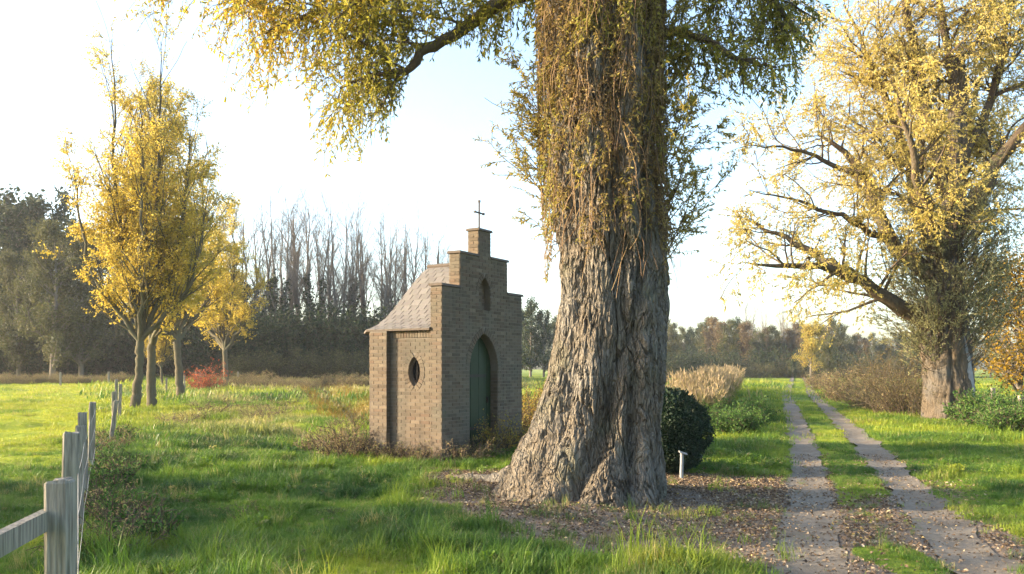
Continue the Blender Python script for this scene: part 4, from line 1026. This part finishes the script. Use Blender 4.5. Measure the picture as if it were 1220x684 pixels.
LT = {'dark': leafy_tree(1, M['darkleaf'], 15, 5.0, 9000, .36, .06), 'dark2': leafy_tree(2, M['darkleaf'], 15, 4.2, 8000, .36, .1), 'olive': leafy_tree(3, M['olivewood'], 14, 4.6, 13000, .24, .06), 'olive2': leafy_tree(4, M['olivewood'], 14, 4.2, 12000, .26, .08),
      'russet': leafy_tree(5, M['russet'], 13, 4.0, 9000, .30, .04), 'gold': leafy_tree(6, M['goldpale'], 12, 4.2, 9000, .28, .12)}
def put(kind, px_, top, d, label, group, name='woodland_tree', H0={'dark': 15, 'dark2': 15, 'olive': 14, 'olive2': 14, 'russet': 13, 'gold': 12}, base=0.0):
    if px_ < 300: top += 24
    x = (px_ - 610) * d / FPX; h = 1.6 + (HOR - top) * d / FPX
    assemble(name, label, 'tree', LT[kind][0], LT[kind][1], (x, d, gz(x, d) + base), random.uniform(0, 6.28), h / H0[kind] * random.uniform(.97, 1.03), group)
for px_, top, d, kd in ((-60, 215, 96, 'dark'), (-20, 232, 98, 'olive2'), (8, 228, 104, 'dark2'), (32, 224, 110, 'dark'), (60, 216, 108, 'dark2'), (98, 250, 104, 'dark'), (140, 262, 106, 'dark2'), (178, 280, 102, 'dark'), (215, 295, 104, 'dark2'), (255, 300, 106, 'dark'), (286, 320, 108, 'dark2')):
    put(kd, px_, top, d, 'dark evergreen-looking tree at the back of the wood left of the golden row' if kd != 'olive2' else 'olive tree at the back of the wood left of the pasture', 'dark trees of the wood behind the pasture')
put('olive', 62, 248, 84, 'olive-green willow with a leaning grey trunk at the far edge of the pasture', 'olive willows at the pasture edge')
put('olive2', 97, 268, 86, 'shorter olive-green willow beside the leaning one at the pasture edge', 'olive willows at the pasture edge')
put('olive', 22, 285, 88, 'low olive tree before the dark wood behind the pasture', 'olive willows at the pasture edge')
for px_, top, d, kd in ((618, 372, 150, 'dark'), (632, 366, 140, 'dark2'), (648, 376, 150, 'dark2'), (660, 382, 160, 'dark'), (675, 380, 165, 'dark'), (600, 385, 150, 'dark2')):
    put(kd, px_, top, d, 'dark conifer-like tree between the chapel and the big trunk', 'dark trees between chapel and trunk')
for i in range(26):
    d = random.uniform(150, 165); x = (765 + i * 14 - 610) * d / FPX
    SHQ.append((x, d, random.uniform(.9, 1.4)))
for px_ in range(770, 1110, 9):
    top = 388 + random.uniform(-8, 8) + (14 if px_ > 1010 else 0) + (6 if 900 < px_ < 945 else 0); d = random.uniform(165, 215); kd = random.choice(('olive', 'russet', 'dark2', 'olive2', 'russet'))
    put(kd, px_, top, d, {'olive': 'olive tree in the distant wood beyond the reed bed', 'olive2': 'olive tree in the distant wood beyond the reed bed', 'russet': 'russet brown tree in the distant wood beyond the reed bed', 'dark2': 'dark green tree in the distant wood beyond the reed bed'}[kd], 'distant wood beyond the reeds, ' + kd.rstrip('2'))
put('gold', 966, 386, 135, 'round golden tree at the far end of the wheel tracks', None, 'golden_tree')
put('olive', 985, 402, 120, 'low grey-olive tree right of the round golden tree', None)
put('dark', 945, 428, 150, 'small dark tree at the very end of the wheel tracks', None)
for px_, top, d, k in ((893, 348, 190, 0), (912, 366, 200, 2), (935, 362, 195, 4)):
    x = (px_ - 610) * d / FPX; assemble('bare_tree', 'tall bare tree rising above the distant wood beyond the reeds', 'tree', BT[k][0], None, (x, d, gz(x, d)), px_, (1.6 + (HOR - top) * d / FPX) / 20, 'bare trees above the distant wood')
LTr = leafy_tree(9, leaf_mat('amber_leaf', [(0, (.03, .035, .012)), (.45, (.09, .08, .02)), (.7, (.36, .22, .02)), (1, (.52, .32, .02))], .5), 7.5, 4.4, 12000, .16, .05, .2)
for px_, d, sc, rz, lab in ((1215, 44, .95, 1, 'dark amber-green tree behind the split willow at the meadow edge'), (1262, 40, 1.0, 3, 'amber-green tree at the meadow edge beyond its twin')):
    x = (px_ - 610) * d / FPX; assemble('amber_tree', lab, 'tree', LTr[0], LTr[1], (x, d, gz(x, d)), rz, sc, None)
for px_ in range(1120, 1330, 20):
    put(random.choice(('russet', 'olive', 'dark2')), px_, 395 + random.uniform(-8, 8), random.uniform(150, 180), 'tree of the distant wood across the green meadow', 'distant wood across the meadow')

# thicket and shrubs
SH = {'thick': shrub(1, M['darkleaf'], 4.0, 4.2, 5200, .22, 110), 'thick2': shrub(2, M['olivewood'], 3.6, 3.0, 3600, .18, 120), 'bramble': shrub(3, M['russet'], 2.6, 1.35, 4200, .09, 150), 'bramble2': shrub(4, M['weed'], 2.4, 1.5, 4000, .09, 150),
      'red': shrub(5, M['red'], 1.6, 2.4, 1500, .13, 60), 'gold': shrub(6, M['weedgold'], .9, 1.0, 1500, .06, 60), 'weed': shrub(7, M['weed'], .55, .60, 700, .045, 36, .35), 'herb': shrub(8, M['herb'], .5, .42, 900, .05, 40), 'nettle': shrub(9, M['herb'], 1.5, 1.0, 5200, .085, 120), 'grey': shrub(10, leaf_mat('dull_shrub_leaf', [(0, (.08, .07, .035)), (.6, (.16, .135, .06)), (1, (.24, .18, .08))], .35), 2.6, 2.6, 5200, .08, 130)}
def bush(kind, x, y, sc, label, group=None, name='shrub', cat='shrub', rz=None, sz=None):
    o = assemble(name, label, cat, SH[kind][0], SH[kind][1], (x, y, gz(x, y) - .02), random.uniform(0, 6.28) if rz is None else rz, sc, group, 'leaves')
    if sz: o.scale = (sc, sc, sc * sz)
    return o
for i in range(36):
    px_ = -40 + i * 15; d = 96 + random.uniform(-5, 6); x = (px_ - 610) * d / FPX
    bush('thick', x, d, random.uniform(1.1, 1.6) if px_ < 240 else random.uniform(1.5, 2.0), 'dark thicket shrub at the foot of the wood behind the pasture', 'dark thicket shrubs below the wood')
for i in range(17):
    px_ = 285 + i * 11; d = 88 + random.uniform(-3, 3); x = (px_ - 610) * d / FPX
    bush('thick2', x, d, random.uniform(.8, 1.2), 'dull olive thicket shrub below the bare trees behind the chapel', 'olive thicket shrubs below the bare trees')
for x, d, sc in SHQ: bush('thick2' if random.random() < .6 else 'thick', x, d, sc, 'dull undergrowth shrub along the foot of the distant wood', 'undergrowth of the distant wood')
for px_, d, sc in ((245, 60, .85), (238, 61, .62)):
    bush('red', (px_ - 610) * d / FPX, d, sc, 'bright red-leaved bush beside the golden row of trees' if sc > .8 else 'smaller red-leaved bush leaning on the bright red one', None, 'red_bush', 'bush')
for i, (px_, d, sc, kd) in enumerate(((1044, 34, .80, 'bramble2'), (1068, 31, .66, 'bramble'), (1090, 29.5, .72, 'bramble2'), (1020, 40, .95, 'bramble2'), (1006, 52, .7, 'bramble'), (990, 62, .98, 'bramble2'), (978, 80, .9, 'bramble'))):
    bush(kd, (px_ - 610) * d / FPX, d, sc, 'brown bramble shrub in the row between the wheel tracks and split willow', 'brown brambles right of the wheel tracks')
bush('grey', (1082 - 610) * .0285, 28.5, .85, 'tall dull olive shrub close against the split willow trunk', None)
bush('grey', (1055 - 610) * .052, 52, .9, 'tall dull shrub behind the brown brambles', None)
for i, (px_, d, sc) in enumerate(((1185, 23.5, .95), (1200, 22.5, 1.0), (1168, 24, .7), (1217, 24.5, 1.1), (1210, 20.5, .8))):
    bush('nettle', (px_ - 610) * d / FPX, d, sc, 'green nettle clump in the mound at the foot of the split willow', 'green nettle clumps', 'nettle_clump', 'plant')
for i, (px_, d, sc) in enumerate(((868, 20.5, .65), (886, 22, .6), (858, 23.5, .75), (876, 25, .8), (896, 26, .6), (846, 21, .6))):
    bush('nettle', (px_ - 610) * d / FPX, d, sc, 'leafy green nettle clump between the round hedge and the reed bed', 'nettle clumps before the reeds', 'nettle_clump', 'plant')
# golden and withered weeds about the chapel
for px_, d, sc in ((632, 19.5, 1.15), (642, 21, 1.1), (626, 24, 1.2), (636, 27, 1.2)):
    bush('gold', (px_ - 610) * d / FPX, d, sc, 'golden weed clump between the chapel and the big willow trunk', 'golden weeds behind the chapel front', 'weed_clump', 'plant')
def local(t, d): q = CH0 + CU * t + CS * d; return float(q[0]), float(q[1])
x, y = local(1.42, -.28); bush('gold', x, y, .62, 'golden-brown weed standing before the green chapel door', None, 'weed_clump', 'plant', sz=1.2)
for t, d, sc, kd in ((.25, -.3, .8, 'weed'), (.7, -.35, .7, 'weed'), (2.2, -.3, .9, 'gold'), (2.5, -.35, .7, 'weed'), (1.9, -.35, .6, 'weed')):
    x, y = local(t, d); bush(kd, x, y, sc * (.7 if kd == 'gold' else 1), 'withered weed at the foot of the chapel gable', 'weeds at the foot of the gable', 'weed_clump', 'plant')
for t, d, sc in ((-.3, .2, .75), (-.35, .5, .6), (-.3, .85, .7), (-.35, 1.15, .8), (-.4, 1.5, .9), (-.5, 1.8, 1.1), (-.2, 2.0, 1.2)):
    x, y = local(t, d); bush('weed', x, y, sc, 'dry brown weed along the chapel side wall with the almond window', 'weeds along the side wall', 'weed_clump', 'plant')
for px_, py_ in ((428, 512), (412, 520), (398, 525), (420, 535), (405, 512), (386, 530), (436, 500), (375, 535)):
    d = FPX * CAM_H / (py_ - HOR); bush('weed', (px_ - 610) * d / FPX, d, random.uniform(.6, 1.0), 'dry brown weed clump in the rough grass left of the chapel', 'dry weeds left of the chapel', 'weed_clump', 'plant')
for px_, py_ in ((330, 492), (318, 497), (300, 500), (345, 484), (290, 488), (262, 480), (250, 495), (372, 478), (240, 486), (312, 478), (352, 470), (330, 466), (225, 500), (200, 505)):
    d = FPX * CAM_H / (py_ - HOR); bush('weed', (px_ - 610) * d / FPX, d, random.uniform(.9, 1.5), 'low brownish weed clump in the rough grass between fence and chapel', 'brownish weeds in the rough grass', 'weed_clump', 'plant', sz=.6)
for i in range(22):
    y = 7.4 + i * .6; x = -.487 * y - .12 + random.uniform(.05, .5); kd = random.choice(('weed', 'weed', 'herb', 'herb'))
    bush(kd, x, y, random.uniform(.45, .8) if kd == 'weed' else random.uniform(.6, 1.0), 'tangled weed growing along the foot of the pasture fence', 'weeds along the fence', 'weed_clump', 'plant')
for i in range(20):
    px_ = 262 + i * 9.5 + random.uniform(-3, 3); d = random.uniform(62, 72); bush('bramble2', (px_ - 610) * d / FPX, d, random.uniform(.5, .8), 'tan dry shrub in the line below the dark wood left of the chapel', 'tan shrubs before the wood')
for i in range(14):
    px_ = 2 + i * 11 + random.uniform(-3, 3); d = random.uniform(74, 80); bush('bramble2', (px_ - 610) * d / FPX, d, random.uniform(.4, .7), 'low tan shrub at the back edge of the pasture', 'tan shrubs at the pasture edge')
for px_, py_, sc in ((90, 640, .5), (250, 655, .5), (330, 670, .45), (210, 600, .5), (390, 610, .5), (440, 660, .45), (180, 675, .5), (300, 610, .55), (470, 600, .5), (350, 560, .6), (280, 560, .55)):
    d = FPX * CAM_H / (py_ - HOR); bush(random.choice(('herb', 'herb', 'weed')), (px_ - 610) * d / FPX, d, sc, 'low broad-leaved weed in the lush foreground grass', 'low weeds in the foreground grass', 'weed_clump', 'plant', sz=.5)

# clipped round hedge bush and the garden lamp
rngb = np.random.default_rng(3); hb = MB(); n = 15000
v = nrm(rngb.normal(size=(n, 3))); rad = 1 - .10 * rngb.random(n) ** 2 + .09 * fbm(v[:, 0] * 2.2, v[:, 1] * 2.2, v[:, 2] * 2.2, 3, 3) + .14 * (rngb.random(n) < .025) * rngb.random(n)
sgn = v * rad[:, None] * np.array([.66, .66, .72]); sgn[:, 2] = np.where(sgn[:, 2] < -.1, sgn[:, 2] * .85, sgn[:, 2])
sgn[:, :2] *= np.where(v[:, 2] < 0, 1 + .25 * v[:, 2] ** 2 * (np.hypot(v[:, 0], v[:, 1])[:] + .0), 1)[:, None]
leaves(hb, sgn + np.array([0, 0, .60]), v * .5 + rngb.normal(size=(n, 3)) * .6, .045, .6, rngb)
hedge = empty('round_hedge', (2.42, 13.25, gz(2.42, 13.25))); tag(hedge, 'clipped round dark green hedge bush behind the big willow trunk', 'hedge')
hb.obj('leaves', M['box'], hedge)
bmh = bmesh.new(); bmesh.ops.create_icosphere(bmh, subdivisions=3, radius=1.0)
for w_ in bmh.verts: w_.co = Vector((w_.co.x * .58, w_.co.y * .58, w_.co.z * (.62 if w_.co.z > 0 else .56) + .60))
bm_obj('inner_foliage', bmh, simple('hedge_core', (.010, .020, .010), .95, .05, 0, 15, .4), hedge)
lx, ly = 2.51, 12.43
lamp = empty('garden_lamp', (lx, ly, gz(lx, ly))); tag(lamp, 'small pale grey garden lamp post before the round hedge', 'lamp')
m = MB(); P = np.array([[[0, 0, -.1], [0, 0, .1], [.004, 0, .25], [.008, 0, .40]]]); tubes(m, P, np.array([[.028, .028, .026, .026]]), 12); m.obj('post', M['lampwhite'], lamp, True)
V = boxv(-.035, .085, -.05, .05, .40, .425); V[[1, 2, 5, 6], 2] -= .035; V[4:, :] = V[4:, :] * np.array([.9, .85, 1]) ; MB().add(V, BOXQ).obj('cap', M['lampwhite'], lamp)

# reed bed
rr = np.random.default_rng(8); n = 5200
ry = rr.uniform(24, 62, n); a0 = .175 + .002 * (ry - 24); a1 = np.interp(ry, [24, 27, 40, 62], [.255, .272, .290, .318]); rx = ry * (a0 + (a1 - a0) * rr.random(n))
keep = rx < rutL(ry) - 1.6 - .03 * ry; rx, ry = rx[keep], ry[keep]; n = len(rx)
L = rr.uniform(.85, 1.6, n) * np.interp(ry, [24, 30, 62], [.7, 1, 1.1]) * (1 + .28 * fbm(rx * .5, ry * .35, 0, 2, 14)); S0 = np.stack([rx, ry, base_z(rx, ry) - .05], 1)
S, SR = grow(S0, np.array([[0, 0, 1.]]) + rr.normal(size=(n, 3)) * .16, L, 5, rr, .05, (.02, 0, -.02), .010, .006)
rm = MB(); tubes(rm, S, SR, 3, .15 + .35 * rr.random(n))
ii = np.repeat(np.arange(n), 7); t = rr.random(len(ii)) * .85; q, T, _ = samp(S, SR, ii, t); leaves(rm, q, T * .7 + rr.normal(size=q.shape) * .35, .38, .07, rr, .05 + .75 * t + .15 * rr.random(len(ii)))
ii = np.repeat(np.arange(n), 5); t = .86 + .14 * rr.random(len(ii)); q, T, _ = samp(S, SR, ii, t); leaves(rm, q, T + rr.normal(size=q.shape) * .25, .2, .22, rr, .75 + .25 * rr.random(len(ii)))
tag(rm.obj('reed_bed', M['reed']), 'tan and pink reeds growing beside the wheel tracks beyond the hedge', 'reeds', kind='stuff')
# sedge on the ditch banks
n = 2600; sy = rr.uniform(24, 70, n); sx = np.interp(sy, DITCH[:, 1], DITCH[:, 0]) + rr.choice([-1, 1], n) * rr.uniform(.3, 1.6, n); L = rr.uniform(.25, .65, n)
S, SR = grow(np.stack([sx, sy, ground_z(sx, sy) - .03], 1), np.array([[0, 0, 1.]]) + rr.normal(size=(n, 3)) * .3, L, 5, rr, .06, (0, 0, -.12), .014, .003)
dm = MB(); tubes(dm, S, SR, 3, .2 + .6 * rr.random(n)); tag(dm.obj('ditch_sedge', M['weedgold']), 'rough yellowish sedge on the banks of the narrow ditch', 'sedge', kind='stuff')

# ------------------------------------------------------------------ grass and fallen leaves (instanced)
def scatter(name, protos, P, rot, scl, idn, tone, label, cat, hue=None):
    me = bpy.data.meshes.new(name); me.vertices.add(len(P)); me.vertices.foreach_set('co', P.astype(np.float32).ravel())
    for nm, typ, data in (('rot', 'FLOAT_VECTOR', rot), ('scl', 'FLOAT_VECTOR', scl), ('pick', 'INT', idn), ('tone', 'FLOAT', tone), ('hue', 'FLOAT', np.zeros(len(P)) if hue is None else hue)):
        a = me.attributes.new(nm, typ, 'POINT'); a.data.foreach_set('vector' if typ == 'FLOAT_VECTOR' else 'value', np.asarray(data, np.int32 if typ == 'INT' else np.float32).ravel())
    o = link(name, me); cl_ = bpy.data.collections.new(name + '_pieces')
    for p_ in protos: cl_.objects.link(p_)
    g = bpy.data.node_groups.new(name, 'GeometryNodeTree')
    g.interface.new_socket('Geometry', in_out='INPUT', socket_type='NodeSocketGeometry'); g.interface.new_socket('Geometry', in_out='OUTPUT', socket_type='NodeSocketGeometry')
    gi_, go = g.nodes.new('NodeGroupInput'), g.nodes.new('NodeGroupOutput')
    ci = g.nodes.new('GeometryNodeCollectionInfo'); ci.inputs['Collection'].default_value = cl_; ci.inputs['Separate Children'].default_value = True; ci.inputs['Reset Children'].default_value = True
    ip = g.nodes.new('GeometryNodeInstanceOnPoints'); ip.inputs['Pick Instance'].default_value = True
    def na(nm, t):
        x_ = g.nodes.new('GeometryNodeInputNamedAttribute'); x_.data_type = t; x_.inputs['Name'].default_value = nm; return x_.outputs['Attribute']
    g.links.new(gi_.outputs[0], ip.inputs['Points']); g.links.new(ci.outputs[0], ip.inputs['Instance'])
    g.links.new(na('pick', 'INT'), ip.inputs['Instance Index']); g.links.new(na('rot', 'FLOAT_VECTOR'), ip.inputs['Rotation']); g.links.new(na('scl', 'FLOAT_VECTOR'), ip.inputs['Scale'])
    g.links.new(ip.outputs[0], go.inputs[0])
    md = o.modifiers.new('scatter', 'NODES'); md.node_group = g
    return tag(o, label, cat, kind='stuff')
def tuft(seed, n, rad, h, w, lean=.5):
    r = np.random.default_rng(seed); a = r.uniform(0, 6.283, n); rd = np.sqrt(r.random(n)) * rad; H = h * r.uniform(.45, 1.15, n)
    b = np.stack([np.cos(a) * rd, np.sin(a) * rd, np.full(n, -.02)], 1); la = r.uniform(0, 6.283, n); lv = np.stack([np.cos(la), np.sin(la), np.zeros(n)], 1) * (H * lean * r.uniform(.2, 1.3, n))[:, None]
    sd = np.stack([-np.sin(la), np.cos(la), np.zeros(n)], 1) * (w * r.uniform(.6, 1.3, n) / 2)[:, None]; up = np.array([0, 0, 1.])
    m1 = b + lv * .3 + up * (H * .55)[:, None]; tp = b + lv + up * (H * (1 - .25 * lean))[:, None]
    V = np.stack([b - sd, b + sd, m1 + sd * .8, m1 - sd * .8, tp], 1).reshape(-1, 3); i = np.arange(n)[:, None] * 5
    mb = MB(); mb.add(V, i + np.array([[0, 1, 2, 3]]), i + np.array([[3, 2, 4]]), a=np.repeat(r.random(n), 5))
    return bpy.data.objects.new('grass_tuft', mb.mesh('grass_tuft', M['grass']))
protos = [tuft(i, 26, .11, .13, .007, .7) for i in range(4)] + [tuft(10 + i, 34, .3, .16, .012, .7) for i in range(3)] + [tuft(20 + i, 34, .8, .24, .030, .7) for i in range(3)] + [tuft(30, 30, .06, .26, .005, .5)]
def rosette(seed, n, L, up):
    r = np.random.default_rng(seed); a = r.uniform(0, 6.283, n); mb = MB(); h = r.uniform(.02, .02 + up, n)
    leaves(mb, np.stack([np.cos(a) * .05 * r.random(n), np.sin(a) * .05 * r.random(n), h], 1), np.stack([np.cos(a), np.sin(a), r.uniform(-.1, .7, n)], 1), L, .62, r)
    return bpy.data.objects.new('herb_rosette', mb.mesh('herb_rosette', M['grass']))
protos += [rosette(41, 16, .075, .07), rosette(42, 22, .055, .12)]
rg = np.random.default_rng(5)
def pts(n, y0, y1, mg=.64, pw=1.0):
    u = rg.random(n); y = y0 * (y1 / y0) ** u if pw == 0 else np.sqrt(y0 ** 2 + (y1 ** 2 - y0 ** 2) * u)
    return (rg.random(n) * 2 - 1) * (mg * y + .6), y
PX, PY, PI_, PS, PT = [], [], [], [], []
for n, y0, y1, ids, s0 in ((28000, 3.2, 10, range(0, 4), .82), (26000, 9, 19, range(0, 4), 1.0), (26000, 17, 42, range(4, 7), 1.0), (20000, 38, 105, range(7, 10), 1.0), (1500, 3.5, 14, [10], 1.0), (11000, 3.3, 17, [11, 12], 1.0)):
    x, y = pts(n, y0, y1)
    soil = soil_mask(x, y); cn = fbm(x * .8, y * .8, 0, 3, 12)
    dr = np.minimum(np.abs(x - rutL(y)), np.abs(x - rutR(y)))
    trunk_d = np.hypot((x - TX) / 1.5, (y - TY) / 1.0)
    past = sst(.25, -.25, x + .487 * y + .35)          # grazed pasture side of the fence
    mid = (x > rutL(y)) & (x < rutR(y))
    dens = (1 - soil) ** 1.6 * sst(.15, .38, dr) + .04 * soil
    if ids == [11, 12]: dens = dens * sst(.0, .5, fbm(x * 1.1, y * 1.1, 0, 2, 66))
    keep = (rg.random(n) < dens) & ~in_chapel(x, y, .05) & (trunk_d > .95) & ~((ditch(x, y) > .5))
    tus = fbm(x * 2.3, y * 2.3, 0, 2, 55); sc = s0 * (.55 + .55 * sst(-.5, .8, cn) + .75 * sst(.05, .7, tus)) * rg.uniform(.7, 1.25, n) * (1 - .45 * past) * np.where(mid, .6, 1) * (1 - .3 * sst(.9, .3, dr)) * np.where(x > rutR(y), .8, 1)
    if ids == [11, 12]: sc = sc * .6
    tone = np.clip(dry_mask(x, y) * .9 + .15 * (cn - .35).clip(0, 1) + .15 * soil + (rg.random(n) < .09) * .7 + .25 * past * sst(8, 30, y) * .0, 0, 1)
    PX.append(x[keep]); PY.append(y[keep]); PI_.append(rg.choice(list(ids), n)[keep]); PS.append(sc[keep]); PT.append(tone[keep])
PX, PY, PI_, PS, PT = map(np.concatenate, (PX, PY, PI_, PS, PT)); n = len(PX)
scatter('grass', protos, np.stack([PX, PY, ground_z(PX, PY)], 1), np.stack([rg.normal(size=n) * .12, rg.normal(size=n) * .12, rg.uniform(0, 6.283, n)], 1), np.stack([PS, PS, PS * rg.uniform(.8, 1.2, n)], 1), PI_, PT, 'lush green grass covering the meadow and track verges', 'grass', lime_mask(PX, PY))
def dead_leaf(seed):
    r = random.Random(seed); L, w, c = .07, .022 + .012 * r.random(), .012 + .012 * r.random()
    V = [(0, 0, .004), (L * .35, w * .8, c), (L * .35, 0, .002), (L * .35, -w * .8, c * .8), (L * .7, w * .6, c * 1.2), (L * .7, 0, .004), (L * .7, -w * .6, c), (L, 0, c * r.uniform(.2, 1.5))]
    mb = MB(); mb.add(np.array(V) - np.array([L / 2, 0, 0]), [[1, 2, 5, 4], [2, 3, 6, 5]], [[0, 2, 1], [0, 3, 2], [4, 5, 7], [5, 6, 7]])
    return bpy.data.objects.new('fallen_leaf', mb.mesh('fallen_leaf', M['litter']))
lp = [dead_leaf(i) for i in range(6)]
n = 190000; y = np.sqrt(rg.uniform(5.2 ** 2, 16 ** 2, n)); x = rg.uniform(-3.5, 8.5, n)
soil = soil_mask(x, y); dr = np.minimum(np.abs(x - rutL(y)), np.abs(x - rutR(y))); cn = .5 + .5 * fbm(x * 1.8, y * 1.8, 0, 3, 44)
tth = np.arctan2(x - TX, TY - y); tr_d = np.hypot(x - TX, y - TY) - trunk_r(tth, np.zeros_like(x)) + .82
dens = (soil * (.45 + .75 * cn) * (.13 + .87 * sst(.16, .44, dr)) + .05 * np.exp(-((x - 2) / 4) ** 2)) * np.where(x > rutR(y) + .9, .35, 1)
keep = (rg.random(n) < dens) & (tr_d > .82) & ~in_chapel(x, y, .02); x, y = x[keep], y[keep]; n = len(x)
sc = rg.uniform(.2, .62, n)
zz_ = np.maximum(ground_z(x, y), np.where(np.minimum(np.abs(x - rutL(y)), np.abs(x - rutR(y))) < .33, base_z(x, y) - .018, -9))
scatter('leaf_litter', lp, np.stack([x, y, zz_ + .004 + .012 * rg.random(n)], 1), np.stack([rg.normal(size=n) * .35, rg.normal(size=n) * .35, rg.uniform(0, 6.283, n)], 1), np.stack([sc] * 3, 1), rg.integers(0, 6, n), np.zeros(n), 'brown fallen leaves strewn round the big trunk and wheel tracks', 'leaves')

# ------------------------------------------------------------------ thin autumn haze
m, nt, out = newmat('haze')
pv = nt.nodes.new('ShaderNodeVolumePrincipled'); pv.inputs['Density'].default_value = .0003; pv.inputs['Color'].default_value = (.90, .94, 1, 1); pv.inputs['Anisotropy'].default_value = .3
nt.links.new(pv.outputs[0], out.inputs['Volume'])
hz = MB().add(boxv(-420, 520, -60, 420, -2.5, 42), BOXQ).obj('haze', m); tag(hz, 'thin pale autumn haze over the fields and far woods', 'haze', kind='stuff')
